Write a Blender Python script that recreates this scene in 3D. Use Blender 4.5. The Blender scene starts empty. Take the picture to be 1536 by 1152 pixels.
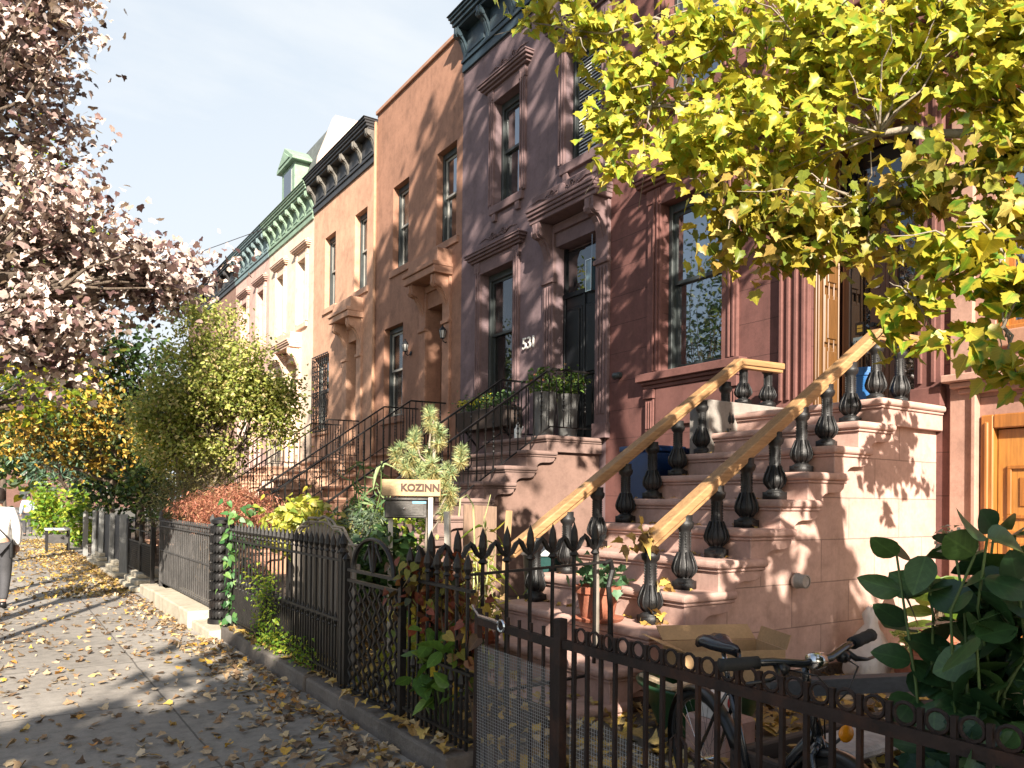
import bpy, math, random
import numpy as np
from mathutils import Vector, Matrix
random.seed(7); RNG = np.random.default_rng(11)
sc = bpy.context.scene; COL = sc.collection
R = math.radians
F = 8.36                      # facade plane of the terrace
# ---------------------------------------------------------------- materials
def nt(name):
    m = bpy.data.materials.new(name); m.use_nodes = True
    t = m.node_tree; t.nodes.clear()
    o = t.nodes.new('ShaderNodeOutputMaterial'); b = t.nodes.new('ShaderNodeBsdfPrincipled')
    t.links.new(b.outputs[0], o.inputs[0]); return m, t, b, o
def N(t, k, **kw):
    n = t.nodes.new(k)
    for a, v in kw.items():
        if a.startswith('i_'): n.inputs[a[2:].replace('_', ' ')].default_value = v
        else: setattr(n, a, v)
    return n
def c4(c): return (c[0], c[1], c[2], 1)
def ramp(t, stops, interp='LINEAR'):
    r = t.nodes.new('ShaderNodeValToRGB'); e = r.color_ramp; e.interpolation = interp
    while len(e.elements) < len(stops): e.elements.new(.5)
    for q, (p, c) in zip(e.elements, stops): q.position = p; q.color = c4(c)
    return r
def math_(t, op, a, b=None):
    n = t.nodes.new('ShaderNodeMath'); n.operation = op
    for i, v in enumerate((a, b)):
        if v is None: continue
        if isinstance(v, (int, float)): n.inputs[i].default_value = v
        else: t.links.new(v, n.inputs[i])
    return n.outputs[0]
def mixc(t, fac, a, b, bt='MIX'):
    n = t.nodes.new('ShaderNodeMix'); n.data_type = 'RGBA'; n.blend_type = bt
    for s, v in ((0, fac), (6, a), (7, b)):
        if isinstance(v, (int, float)): n.inputs[s].default_value = v
        elif isinstance(v, tuple): n.inputs[s].default_value = c4(v)
        else: t.links.new(v, n.inputs[s])
    return n.outputs[2]
def wpos(t):
    return t.nodes.new('ShaderNodeNewGeometry').outputs['Position']
def noise(t, vec, scale, detail=4, rough=.55):
    n = N(t, 'ShaderNodeTexNoise', i_Scale=scale, i_Detail=detail, i_Roughness=rough)
    if vec is not None: t.links.new(vec, n.inputs['Vector'])
    return n.outputs[0]
def mapping(t, vec, scale):
    n = t.nodes.new('ShaderNodeMapping'); t.links.new(vec, n.inputs[0]); n.inputs['Scale'].default_value = scale
    return n.outputs[0]
def bump(t, b, h, strength=.3, dist=.02):
    n = N(t, 'ShaderNodeBump', i_Strength=strength, i_Distance=dist); t.links.new(h, n.inputs['Height']); t.links.new(n.outputs[0], b.inputs['Normal'])
def M(name, col, rough=.7, var=.25, scale=3.0, fine=40, bs=.25, bd=.01, metal=0, spec=.5, coat=0, dirt=None, dirtamt=.5, obj=False, stretch=None):
    m, t, b, o = nt(name)
    p = t.nodes.new('ShaderNodeTexCoord').outputs['Object'] if obj else wpos(t)
    if stretch: p = mapping(t, p, stretch)
    n1 = noise(t, p, scale, 5, .6); n2 = noise(t, p, fine, 3, .6)
    d = tuple(c * (1 - var) for c in col); l = tuple(min(1, c * (1 + var)) for c in col)
    r = ramp(t, [(.3, d), (.7, l)]); t.links.new(n1, r.inputs[0]); cc = r.outputs[0]
    g = ramp(t, [(.3, (.8,) * 3), (.7, (1.1,) * 3)]); t.links.new(n2, g.inputs[0]); cc = mixc(t, .6, cc, g.outputs[0], 'MULTIPLY')
    if dirt:
        n3 = noise(t, p, scale * .6 + .7, 6, .7); rr = ramp(t, [(.5, (0, 0, 0)), (.72, (1, 1, 1))]); t.links.new(n3, rr.inputs[0])
        f = math_(t, 'MULTIPLY', rr.outputs[0], dirtamt); cc = mixc(t, f, cc, dirt)
    t.links.new(cc, b.inputs['Base Color']); b.inputs['Roughness'].default_value = rough; b.inputs['Metallic'].default_value = metal
    b.inputs['Specular IOR Level'].default_value = spec; b.inputs['Coat Weight'].default_value = coat
    if bs: bump(t, b, n2, bs, bd)
    return m
def stucco(name, col, course=0, z0=0, brick=0, stain=(.05, .035, .03), stainamt=.35, var=.16, axis=1):
    """painted render: soft cloudy tone, vertical weather streaks, optional scored courses"""
    m, t, b, o = nt(name); p = wpos(t)
    n1 = noise(t, p, .9, 5, .6); n2 = noise(t, p, 26, 4, .65)
    st = noise(t, mapping(t, p, (3.5, 3.5, .28)), 1.6, 5, .65)
    r = ramp(t, [(.28, tuple(c * (1 - var) for c in col)), (.72, tuple(c * (1 + var) for c in col))]); t.links.new(n1, r.inputs[0])
    rr = ramp(t, [(.52, (0, 0, 0)), (.78, (1, 1, 1))]); t.links.new(st, rr.inputs[0])
    n4 = noise(t, p, 4.5, 6, .7); g4 = ramp(t, [(.34, (.74,) * 3), (.5, (1.0,) * 3), (.7, (1.14,) * 3)]); t.links.new(n4, g4.inputs[0]); base = mixc(t, .75, r.outputs[0], g4.outputs[0], 'MULTIPLY')
    cc = mixc(t, math_(t, 'MULTIPLY', rr.outputs[0], stainamt), base, tuple(.45 * c + .3 * s for c, s in zip(col, stain)))
    g = ramp(t, [(.3, (.86,) * 3), (.7, (1.08,) * 3)]); t.links.new(n2, g.inputs[0]); cc = mixc(t, .7, cc, g.outputs[0], 'MULTIPLY')
    h = math_(t, 'MULTIPLY', n2, .25); h = math_(t, 'ADD', h, math_(t, 'MULTIPLY', n1, .9))
    if course:
        s = N(t, 'ShaderNodeSeparateXYZ'); t.links.new(p, s.inputs[0])
        wob = math_(t, 'MULTIPLY', math_(t, 'SUBTRACT', noise(t, p, 3, 3), .5), .012)
        z = math_(t, 'ADD', math_(t, 'DIVIDE', math_(t, 'SUBTRACT', math_(t, 'ADD', s.outputs[2], wob), z0), course), 40)
        row = math_(t, 'FLOOR', z); fz = math_(t, 'FRACT', z)
        l1 = math_(t, 'LESS_THAN', fz, .011 / course)
        if brick:
            hor = s.outputs[0] if axis == 0 else s.outputs[1]
            u = math_(t, 'DIVIDE', math_(t, 'ADD', hor, wob), brick)
            u = math_(t, 'ADD', u, math_(t, 'MULTIPLY', math_(t, 'MODULO', row, 2), .5)); fu = math_(t, 'FRACT', math_(t, 'ADD', u, 40))
            l1 = math_(t, 'MAXIMUM', l1, math_(t, 'LESS_THAN', fu, .010 / brick))
            rn = N(t, 'ShaderNodeTexWhiteNoise', noise_dimensions='2D'); cx = N(t, 'ShaderNodeCombineXYZ')
            t.links.new(math_(t, 'FLOOR', math_(t, 'ADD', u, 40)), cx.inputs[0]); t.links.new(row, cx.inputs[1]); t.links.new(cx.outputs[0], rn.inputs['Vector'])
            k = ramp(t, [(0, (.9,) * 3), (1, (1.08,) * 3)]); t.links.new(rn.outputs['Value'], k.inputs[0]); cc = mixc(t, 1, cc, k.outputs[0], 'MULTIPLY')
        cc = mixc(t, math_(t, 'MULTIPLY', l1, .62), cc, tuple(c * .28 for c in col))
        h = math_(t, 'SUBTRACT', h, math_(t, 'MULTIPLY', l1, 1.2))
    t.links.new(cc, b.inputs['Base Color']); b.inputs['Roughness'].default_value = .82; b.inputs['Specular IOR Level'].default_value = .3
    bump(t, b, h, .35, .02); return m
def wood(name, col, rough=.45, axis=2, coat=.15, var=.35, sc_=6):
    m, t, b, o = nt(name); p = t.nodes.new('ShaderNodeTexCoord').outputs['Object']
    s = [14, 14, 14]; s[axis] = .9
    n = noise(t, mapping(t, p, tuple(s)), sc_ * .5, 6, .65)
    r = ramp(t, [(.25, tuple(c * (1 - var) for c in col)), (.75, tuple(min(1, c * (1 + var)) for c in col))]); t.links.new(n, r.inputs[0])
    n2 = noise(t, p, 2.0, 4); g = ramp(t, [(.3, (.8,) * 3), (.7, (1.1,) * 3)]); t.links.new(n2, g.inputs[0])
    t.links.new(mixc(t, .7, r.outputs[0], g.outputs[0], 'MULTIPLY'), b.inputs['Base Color'])
    b.inputs['Roughness'].default_value = rough; b.inputs['Coat Weight'].default_value = coat; b.inputs['Coat Roughness'].default_value = .25
    bump(t, b, n, .15, .004); return m
def leafmat(name, stops, trans=.35, rough=.45, spec=.4, vein=.35, edge=None):
    """one tone per leaf, from a ramp; thin enough to let light through"""
    m, t, b, o = nt(name)
    g = t.nodes.new('ShaderNodeNewGeometry'); r = ramp(t, stops); t.links.new(g.outputs['Random Per Island'], r.inputs[0])
    n = noise(t, g.outputs['Position'], 45, 2); k = ramp(t, [(.3, (.78,) * 3), (.7, (1.15,) * 3)]); t.links.new(n, k.inputs[0])
    cc = mixc(t, .8, r.outputs[0], k.outputs[0], 'MULTIPLY')
    uv = N(t, 'ShaderNodeUVMap', uv_map='leaf'); s = N(t, 'ShaderNodeSeparateXYZ'); t.links.new(uv.outputs[0], s.inputs[0])
    ax = math_(t, 'ABSOLUTE', s.outputs[0])
    if edge:      # margin turning first, in patches
        q = math_(t, 'ADD', math_(t, 'MULTIPLY', ax, 1.6), math_(t, 'MULTIPLY', noise(t, g.outputs['Position'], 17, 2), 1.3)); rr = ramp(t, [(.72, (0, 0, 0)), (1.0, (1, 1, 1))]); t.links.new(q, rr.inputs[0]); cc = mixc(t, math_(t, 'MULTIPLY', rr.outputs[0], .8), cc, edge)
    if vein:
        sv = math_(t, 'LESS_THAN', math_(t, 'FRACT', math_(t, 'MULTIPLY', math_(t, 'SUBTRACT', s.outputs[1], math_(t, 'MULTIPLY', ax, .9)), 6.5)), .13)
        v = math_(t, 'MAXIMUM', math_(t, 'LESS_THAN', ax, .022), math_(t, 'MULTIPLY', sv, .55)); cc = mixc(t, math_(t, 'MULTIPLY', v, vein), cc, mixc(t, 1, cc, (2.1, 2.0, 1.9), 'MULTIPLY'))
    t.links.new(cc, b.inputs['Base Color']); b.inputs['Roughness'].default_value = rough; b.inputs['Specular IOR Level'].default_value = spec
    if trans:
        tr = t.nodes.new('ShaderNodeBsdfTranslucent'); t.links.new(mixc(t, 1, cc, (1.0, 1.0, .6), 'MULTIPLY'), tr.inputs[0])
        mx = t.nodes.new('ShaderNodeMixShader'); mx.inputs[0].default_value = trans
        t.links.new(b.outputs[0], mx.inputs[1]); t.links.new(tr.outputs[0], mx.inputs[2]); t.links.new(mx.outputs[0], o.inputs[0])
    return m
def glassmat(name, tint=(.012, .016, .02), ior=3.9, wav=.006):
    m, t, b, o = nt(name); b.inputs['Base Color'].default_value = c4(tint); b.inputs['Roughness'].default_value = .015
    b.inputs['IOR'].default_value = ior
    n = noise(t, wpos(t), 1.6, 2); bump(t, b, n, wav * 10, .02); return m
# ---------------------------------------------------------------- mesh building
ORG = {}
def org(o): return ORG.get(o.name, Vector((0, 0, 0))) if o else Vector((0, 0, 0))
class MB:
    def __init__(s): s.v = []; s.f = []
    def add(s, vs, fs):
        n = len(s.v); s.v += [tuple(v) for v in vs]; s.f += [tuple(i + n for i in f) for f in fs]; return s
    def box(s, x0, x1, y0, y1, z0, z1):
        return s.add([(x0, y0, z0), (x1, y0, z0), (x1, y1, z0), (x0, y1, z0), (x0, y0, z1), (x1, y0, z1), (x1, y1, z1), (x0, y1, z1)],
                     [(0, 3, 2, 1), (4, 5, 6, 7), (0, 1, 5, 4), (1, 2, 6, 5), (2, 3, 7, 6), (3, 0, 4, 7)])
    def bar(s, p, q, w, h, up=(0, 0, 1)):
        p, q = Vector(p), Vector(q); d = (q - p).normalized(); a = d.cross(Vector(up))
        if a.length < 1e-4: a = d.cross(Vector((1, 0, 0)))
        a.normalize(); c = a.cross(d).normalized(); a *= w / 2; c *= h / 2
        return s.add([p - a - c, p + a - c, p + a + c, p - a + c, q - a - c, q + a - c, q + a + c, q - a + c],
                     [(0, 3, 2, 1), (4, 5, 6, 7), (0, 1, 5, 4), (1, 2, 6, 5), (2, 3, 7, 6), (3, 0, 4, 7)])
    def tube(s, pts, r, n=6, cap=True):
        pts = [Vector(p) for p in pts]; m = len(pts); rr = r if isinstance(r, (list, tuple)) else [r] * m
        b = len(s.v); ref = None
        for i, p in enumerate(pts):
            d = (pts[min(i + 1, m - 1)] - pts[max(i - 1, 0)]).normalized()
            if ref is None: ref = d.orthogonal().normalized()
            a = (ref - d * ref.dot(d)); a = a.normalized() if a.length > 1e-5 else d.orthogonal().normalized(); ref = a; c = d.cross(a)
            for k in range(n):
                t = 2 * math.pi * k / n; s.v.append(tuple(p + (a * math.cos(t) + c * math.sin(t)) * rr[i]))
        for i in range(m - 1):
            for k in range(n):
                k2 = (k + 1) % n; s.f.append((b + i * n + k, b + i * n + k2, b + (i + 1) * n + k2, b + (i + 1) * n + k))
        if cap: s.f.append(tuple(b + k for k in range(n))[::-1]); s.f.append(tuple(b + (m - 1) * n + k for k in range(n)))
        return s
    def lathe(s, prof, c=(0, 0, 0), n=12, axis=2, cap=True):
        b = len(s.v); m = len(prof)
        for r, z in prof:
            for k in range(n):
                t = 2 * math.pi * (k + .5) / n; q = [r * math.cos(t), r * math.sin(t)]
                v = [0, 0, 0]; v[axis] = z; v[(axis + 1) % 3] = q[0]; v[(axis + 2) % 3] = q[1]
                s.v.append((v[0] + c[0], v[1] + c[1], v[2] + c[2]))
        for i in range(m - 1):
            for k in range(n):
                k2 = (k + 1) % n; s.f.append((b + i * n + k, b + i * n + k2, b + (i + 1) * n + k2, b + (i + 1) * n + k))
        if cap: s.f.append(tuple(b + k for k in range(n))[::-1]); s.f.append(tuple(b + (m - 1) * n + k for k in range(n)))
        return s
    def prism(s, poly, axis, a0, a1):
        """poly in the two other axes (x,z for axis 1; y,z for axis 0; x,y for axis 2)"""
        def pt(u, w, a): return (a, u, w) if axis == 0 else ((u, a, w) if axis == 1 else (u, w, a))
        n = len(poly)
        vs = [pt(u, w, a0) for u, w in poly] + [pt(u, w, a1) for u, w in poly]
        fs = [tuple(range(n)), tuple(range(2 * n - 1, n - 1, -1))] + [(i, (i + 1) % n, n + (i + 1) % n, n + i)[::-1] for i in range(n)]
        return s.add(vs, fs)
    def torus(s, c, Rr, r, axis=2, n=20, k=6, a0=0, a1=2 * math.pi):
        full = abs(a1 - a0 - 2 * math.pi) < 1e-6; pts = []
        for i in range(n + 1):
            t = a0 + (a1 - a0) * i / n; v = [0, 0, 0]; v[(axis + 1) % 3] = Rr * math.cos(t); v[(axis + 2) % 3] = Rr * math.sin(t)
            pts.append((c[0] + v[0], c[1] + v[1], c[2] + v[2]))
        return s.tube(pts, r, k, not full)
    def build(s, name, mat, parent=None, smooth=False, bevel=0, seg=1, angle=None):
        me = bpy.data.meshes.new(name); o_ = org(parent)
        me.from_pydata([(v[0] - o_.x, v[1] - o_.y, v[2] - o_.z) for v in s.v], [], s.f); me.materials.append(mat)
        return finish(name, me, parent, smooth, bevel, seg)
def finish(name, me, parent=None, smooth=False, bevel=0, seg=1):
    ob = bpy.data.objects.new(name, me); COL.objects.link(ob)
    if parent: ob.parent = parent; ORG[ob.name] = org(parent)
    if smooth:
        me.polygons.foreach_set('use_smooth', [True] * len(me.polygons))
        if smooth != 'all':
            try: me.set_sharp_from_angle(angle=R(40))
            except Exception: pass
    if bevel:
        b = ob.modifiers.new('bevel', 'BEVEL'); b.width = bevel; b.segments = seg; b.limit_method = 'ANGLE'; b.angle_limit = R(40)
    return ob
def tag(o, label, cat, group=None, kind=None):
    if label: o['label'] = label
    if cat: o['category'] = cat
    if group: o['group'] = group
    if kind: o['kind'] = kind
    return o
def thing(name, loc, label, cat, group=None):
    o = bpy.data.objects.new(name, None); o.empty_display_size = .2; COL.objects.link(o); o.location = loc; ORG[o.name] = Vector(loc)
    return tag(o, label, cat, group)
def copy_part(o, parent, loc=None, off=None):
    c = o.copy(); COL.objects.link(c); c.parent = parent
    if loc is not None: c.location = loc
    if off is not None: c.location = o.location + Vector(off)
    ORG[c.name] = org(parent); return c
def dup(root, loc, rz=0, label=None, group=None, scale=1):
    r = root.copy(); COL.objects.link(r); r.location = loc; r.rotation_euler = (0, 0, rz); r.scale = (scale,) * 3
    if label: r['label'] = label
    if group: r['group'] = group
    for ch in list(root.children):
        c = ch.copy(); COL.objects.link(c); c.parent = r
        for g in list(ch.children):
            d = g.copy(); COL.objects.link(d); d.parent = c
    return r
def text_mesh(s, size, depth, mat, name, parent, loc, facing='-X', bold=0):
    cu = bpy.data.curves.new('t', 'FONT'); cu.body = s; cu.size = size; cu.extrude = depth; cu.offset = bold
    cu.align_x = 'CENTER'; cu.align_y = 'CENTER'
    to = bpy.data.objects.new('t', cu); COL.objects.link(to)
    dg = bpy.context.evaluated_depsgraph_get(); me = bpy.data.meshes.new_from_object(to.evaluated_get(dg))
    bpy.data.objects.remove(to); me.name = name; me.materials.clear(); me.materials.append(mat)
    # text lies in x,y facing +z; stand it up so that it reads from the -X side
    if facing == '-X': mt = Matrix(((0, 0, -1, 0), (-1, 0, 0, 0), (0, 1, 0, 0), (0, 0, 0, 1)))
    else: mt = Matrix(((1, 0, 0, 0), (0, 0, -1, 0), (0, 1, 0, 0), (0, 0, 0, 1)))   # reads from the -Y side
    me.transform(mt); me.transform(Matrix.Translation(Vector(loc) - org(parent)))
    return finish(name, me, parent)
# ---------------------------------------------------------------- foliage
def outline(kind):
    if kind == 'maple':
        h = [(0, .02), (.18, -.05), (.36, .0), (.37, .16), (.57, .34), (.40, .42), (.36, .58), (.21, .63), (.14, .78), (0, 1.0)]
    elif kind == 'norway':
        h = [(0, 0), (.30, -.03), (.52, .16), (.42, .32), (.50, .54), (.24, .58), (0, .95)]
    elif kind == 'oval': h = [(0, 0), (.22, .16), (.31, .42), (.22, .72), (0, 1.0)]
    elif kind == 'heart': h = [(0, .06), (.2, -.06), (.40, .12), (.36, .45), (.17, .78), (0, 1.0)]
    elif kind == 'lance': h = [(0, 0), (.1, .3), (.08, .65), (0, 1)]
    elif kind == 'small': h = [(0, 0), (.28, .4), (0, 1)]
    r = h; l = [(-x, y) for x, y in h[1:-1]][::-1]
    return r, l
def template(kind, fold=.18, curl=.12):
    r, l = outline(kind); nmid = 3
    pts = r + l; vs = []; 
    for x, y in pts: vs.append((x, y, abs(x) * fold - curl * y * y))
    # spine point in the middle
    vs.append((0, .45, -curl * .2)); c = len(vs) - 1; n = len(pts)
    fs = [(i, (i + 1) % n, c) for i in range(n)]
    return np.array(vs, float), fs
TPL = {k: template(k) for k in ('maple', 'norway', 'oval', 'heart', 'lance', 'small')}
_r = [(0, 0), (.15, .06), (.27, .2), (.33, .38), (.31, .56), (.22, .76), (.1, .92), (0, 1.0)]; _p = _r + [(-x, y) for x, y in _r[1:-1]][::-1]
TPL['broad'] = (np.array([(x, y, abs(x) * .16 - .10 * y * y) for x, y in _p] + [(0, .3, -.01), (0, .62, -.035)]), [(i, (i + 1) % 14, 14 if i < 3 or i > 10 else 15) for i in range(14)] + [(3, 15, 14), (11, 14, 15)])
TPL['litter'] = template('maple', .25, .3)
def leaves(name, mat, parent, pos, size, kind='maple', up=.6, hang=.35, flat=False, dirs=None, smooth=True, face=None):
    """many separate leaf-shaped faces at the given points"""
    pos = np.asarray(pos, float); n = len(pos); V, fs = TPL[kind]; K = len(V)
    sz = RNG.uniform(size[0], size[1], n) if isinstance(size, tuple) else np.full(n, size)
    a = RNG.uniform(0, 2 * np.pi, n)
    if flat:
        nz = np.stack([RNG.normal(0, .18, n), RNG.normal(0, .18, n), np.ones(n)], 1); d = np.stack([np.cos(a), np.sin(a), np.zeros(n)], 1)
    else:
        nz = RNG.normal(0, 1, (n, 3)); nz[:, 2] = np.abs(nz[:, 2]) * .6 + up
        if face is not None: nz += np.array(face)
        d = np.stack([np.cos(a), np.sin(a), -hang - RNG.uniform(0, .7, n)], 1)
    if dirs is not None: d = np.asarray(dirs, float) + RNG.normal(0, .25, (n, 3))
    nz /= np.linalg.norm(nz, axis=1)[:, None]
    d = d - nz * (d * nz).sum(1)[:, None]; d /= np.linalg.norm(d, axis=1)[:, None] + 1e-9
    s = np.cross(d, nz); bend = RNG.normal(1.0, 1.3, n)[:, None, None]; asp = RNG.uniform(.78, 1.15, n)[:, None, None]
    P = pos[:, None, :] + sz[:, None, None] * (V[None, :, 0, None] * asp * s[:, None, :] + (V[None, :, 1, None]) * d[:, None, :] + V[None, :, 2, None] * bend * nz[:, None, :])
    o_ = org(parent); P = P.reshape(-1, 3) - np.array(o_)
    F_ = np.array(fs)[None] + (np.arange(n) * K)[:, None, None]; F_ = F_.reshape(-1, 3)
    me = bpy.data.meshes.new(name); me.vertices.add(len(P)); me.vertices.foreach_set('co', P.ravel())
    me.loops.add(F_.size); me.loops.foreach_set('vertex_index', F_.ravel().astype(np.int32))
    me.polygons.add(len(F_)); me.polygons.foreach_set('loop_start', np.arange(0, F_.size, 3, dtype=np.int32))
    me.update(calc_edges=True)
    uv = me.uv_layers.new(name='leaf'); UVs = np.tile(V[:, :2], (n, 1))[F_.ravel()]; uv.data.foreach_set('uv', UVs.ravel().astype(np.float32)); me.materials.append(mat)
    if smooth: me.polygons.foreach_set('use_smooth', np.ones(len(F_), bool))
    return finish(name, me, parent)
def clumps(center, rad, n, shell=.55, flatten=1.0):
    """clump centres through an ellipsoid, more of them towards its outside"""
    out = []
    while len(out) < n:
        v = RNG.normal(0, 1, 3); v /= np.linalg.norm(v); q = RNG.uniform(shell, 1) ** .8
        out.append(np.array(center) + v * np.array(rad) * q)
    return np.array(out)
def fill(cl, per, spread):
    n = len(cl); p = np.repeat(cl, per, 0); return p + RNG.normal(0, 1, p.shape) * np.array(spread) * np.repeat(RNG.uniform(.6, 1.3, n), per)[:, None]
def limb(mb, p, q, r0, r1, sag=.1, k=5, n=6, jit=.05):
    p, q = Vector(p), Vector(q); L = (q - p).length; pts = []; rs = []
    for i in range(k + 1):
        t = i / k; v = p.lerp(q, t); v.z += sag * L * math.sin(math.pi * t)
        if 0 < i < k: v += Vector((random.gauss(0, jit * L), random.gauss(0, jit * L), random.gauss(0, jit * L))) * .5
        pts.append(v); rs.append(r0 + (r1 - r0) * t)
    mb.tube(pts, rs, n, cap=False); return pts
def tree(name, label, base, height_fork, crowns, trunk_r, leafm, barkm, kind, size, per, spread, ncl, cat='tree', group=None, lean=(0, 0), forks=None, up=.6, hang=.35, shell=.5, twigs=True, twig_every=2, crown_name='crown', face=None):
    """tapered trunk, limbs out to clumps of leaves; crowns = [(centre, radii, weight)]"""
    t = thing(name, base, label, cat, group); b = Vector(base)
    fk = Vector((b.x + lean[0], b.y + lean[1], b.z + height_fork)); mb = MB()
    mid = b.lerp(fk, .5) + Vector((random.uniform(-.06, .06), random.uniform(-.06, .06), 0))
    mb.tube([b + Vector((0, 0, -.1)), b + Vector((0, 0, .15)), mid, fk], [trunk_r * 1.35, trunk_r * 1.05, trunk_r * .9, trunk_r * .75], 10, False)
    allp = []
    lim = MB()
    for c, rad, w in crowns:
        cl = clumps(c, rad, max(2, int(ncl * w)), shell); allp.append(fill(cl, per, spread))
        hub = fk.lerp(Vector(c), .6); hub.z -= rad[2] * .25
        limb(lim, fk, hub, trunk_r * .6, trunk_r * .35, .04)
        for i, q in enumerate(cl):
            if twigs and i % twig_every == 0: limb(lim, hub, q, trunk_r * .22, .006, .03, 4, 5)
    mb.build('trunk', barkm, t, 'all'); lim.build('limb', barkm, t, 'all')
    leaves(crown_name, leafm, t, np.concatenate(allp), size, kind, up, hang, face=face)
    return t
# ---------------------------------------------------------------- camera, light, sky
yaw, pitch, roll = .58552, .0078147, .01026672
fw = Vector((math.sin(yaw) * math.cos(pitch), math.cos(yaw) * math.cos(pitch), math.sin(pitch)))
rt = Vector((math.cos(yaw), -math.sin(yaw), 0)); upv = rt.cross(fw)
r2 = rt * math.cos(roll) + upv * math.sin(roll); u2 = -rt * math.sin(roll) + upv * math.cos(roll)
cd = bpy.data.cameras.new('camera'); cam = bpy.data.objects.new('camera', cd); COL.objects.link(cam)
cam.matrix_world = Matrix(((r2.x, u2.x, -fw.x, 0), (r2.y, u2.y, -fw.y, 0), (r2.z, u2.z, -fw.z, 1.6), (0, 0, 0, 1)))
cd.sensor_width = 36; cd.lens = 1172.57 / 1536 * 36; cd.shift_y = (742.916 - 576) / 1536; cd.clip_end = 3000; cd.clip_start = .05
sc.camera = cam
SUN_AZ, SUN_EL = R(25), R(28)       # the light travels towards +X,+Y
sl = bpy.data.lights.new('sun', 'SUN'); sl.energy = 5.0; sl.angle = R(.55); sl.color = (1, .90, .77)
so = bpy.data.objects.new('sun', sl); COL.objects.link(so)
trav = Vector((math.sin(SUN_AZ) * math.cos(SUN_EL), math.cos(SUN_AZ) * math.cos(SUN_EL), -math.sin(SUN_EL)))
so.rotation_euler = trav.to_track_quat('-Z', 'Y').to_euler(); so.location = (-5, -15, 20)
w = bpy.data.worlds.new('World'); sc.world = w; w.use_nodes = True; t = w.node_tree; t.nodes.clear()
wo = t.nodes.new('ShaderNodeOutputWorld'); bg = t.nodes.new('ShaderNodeBackground'); t.links.new(bg.outputs[0], wo.inputs[0])
sky = t.nodes.new('ShaderNodeTexSky'); sky.sky_type = 'NISHITA'; sky.sun_disc = False
sky.sun_elevation = SUN_EL; sky.sun_rotation = math.pi + SUN_AZ; sky.air_density = 1.0; sky.dust_density = 1.4; sky.ozone_density = 1.2
bg.inputs[1].default_value = .068
tc = t.nodes.new('ShaderNodeTexCoord'); sx = t.nodes.new('ShaderNodeSeparateXYZ'); t.links.new(tc.outputs['Generated'], sx.inputs[0])
# thin streaky high cloud, thicker low down the street (+Y)
cv = t.nodes.new('ShaderNodeCombineXYZ'); zz = math_(t, 'ADD', math_(t, 'MAXIMUM', sx.outputs[2], 0), .12)
t.links.new(math_(t, 'DIVIDE', sx.outputs[0], zz), cv.inputs[0]); t.links.new(math_(t, 'DIVIDE', sx.outputs[1], zz), cv.inputs[1])
n1 = noise(t, mapping(t, cv.outputs[0], (.35, 1.25, 1)), .9, 6, .62); n2 = noise(t, cv.outputs[0], 3.5, 5, .6)
cl = math_(t, 'ADD', n1, math_(t, 'MULTIPLY', math_(t, 'SUBTRACT', n2, .5), .28))
cr = ramp(t, [(.40, (0, 0, 0)), (.68, (1, 1, 1))]); t.links.new(cl, cr.inputs[0])
dirw = math_(t, 'MINIMUM', math_(t, 'MAXIMUM', math_(t, 'ADD', math_(t, 'MULTIPLY', sx.outputs[1], .75), math_(t, 'MULTIPLY', sx.outputs[0], .55)), 0.0), 1.0)
lowf = math_(t, 'MULTIPLY', math_(t, 'SUBTRACT', 1.0, math_(t, 'MINIMUM', math_(t, 'MAXIMUM', math_(t, 'MULTIPLY', sx.outputs[2], 1.25), 0), 1)), dirw)
fac = math_(t, 'MAXIMUM', 0, math_(t, 'MAXIMUM', math_(t, 'MULTIPLY', math_(t, 'ADD', math_(t, 'MULTIPLY', dirw, .75), .18), cr.outputs[0]), math_(t, 'MULTIPLY', lowf, 1.0)))
base = mixc(t, math_(t, 'MAXIMUM', math_(t, 'MINIMUM', math_(t, 'MULTIPLY', dirw, 1.05), .9), .22), sky.outputs[0], (3.75, 4.25, 4.75))
t.links.new(mixc(t, math_(t, 'MINIMUM', fac, 1), base, (4.75, 4.9, 5.0)), bg.inputs[0])
sc.view_settings.view_transform = 'Standard'; sc.view_settings.look = 'None'; sc.view_settings.exposure = 1.62; sc.view_settings.gamma = 1
sc.render.engine = 'CYCLES'; sc.cycles.max_bounces = 6; sc.cycles.diffuse_bounces = 3; sc.cycles.transparent_max_bounces = 8
# ---------------------------------------------------------------- shared materials
iron = M('black_iron', (.010, .0095, .0095), .45, .4, 6, 60, .4, .004, spec=.35, dirt=(.035, .02, .014), dirtamt=.4)
iron_grey = M('weathered_iron', (.055, .052, .05), .6, .4, 5, 50, .5, .006, dirt=(.03, .028, .027), dirtamt=.8)
iron_worn = M('worn_iron', (.013, .012, .0115), .5, .4, 6, 60, .5, .004, spec=.3, dirt=(.04, .032, .026), dirtamt=.35)
iron_rust = M('rusty_iron', (.020, .012, .010), .6, .4, 7, 60, .5, .004, spec=.3, dirt=(.075, .030, .016), dirtamt=.7)
glass = glassmat('window_glass'); glass_dark = glassmat('door_glass', (.01, .012, .014), 2.0)
frame_dark = M('dark_frame_paint', (.035, .042, .042), .45, .25, 4, 40, .1)
frame_grey = M('grey_frame_paint', (.30, .29, .26), .5, .2, 4, 40, .1)
frame_black = M('black_frame_paint', (.008, .009, .011), .45, .2, 4, 40, .1, spec=.25)
white_paint = M('white_paint', (.75, .73, .68), .6, .12, 4, 30, .2)
brass = M('brass', (.55, .4, .16), .3, .2, 6, 40, 0, metal=1)
chrome = M('chrome', (.6, .6, .6), .2, .1, 6, 40, 0, metal=1)
bark = M('bark', (.10, .075, .055), .9, .4, 6, 28, .9, .03, stretch=(1, 1, .25))
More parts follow.
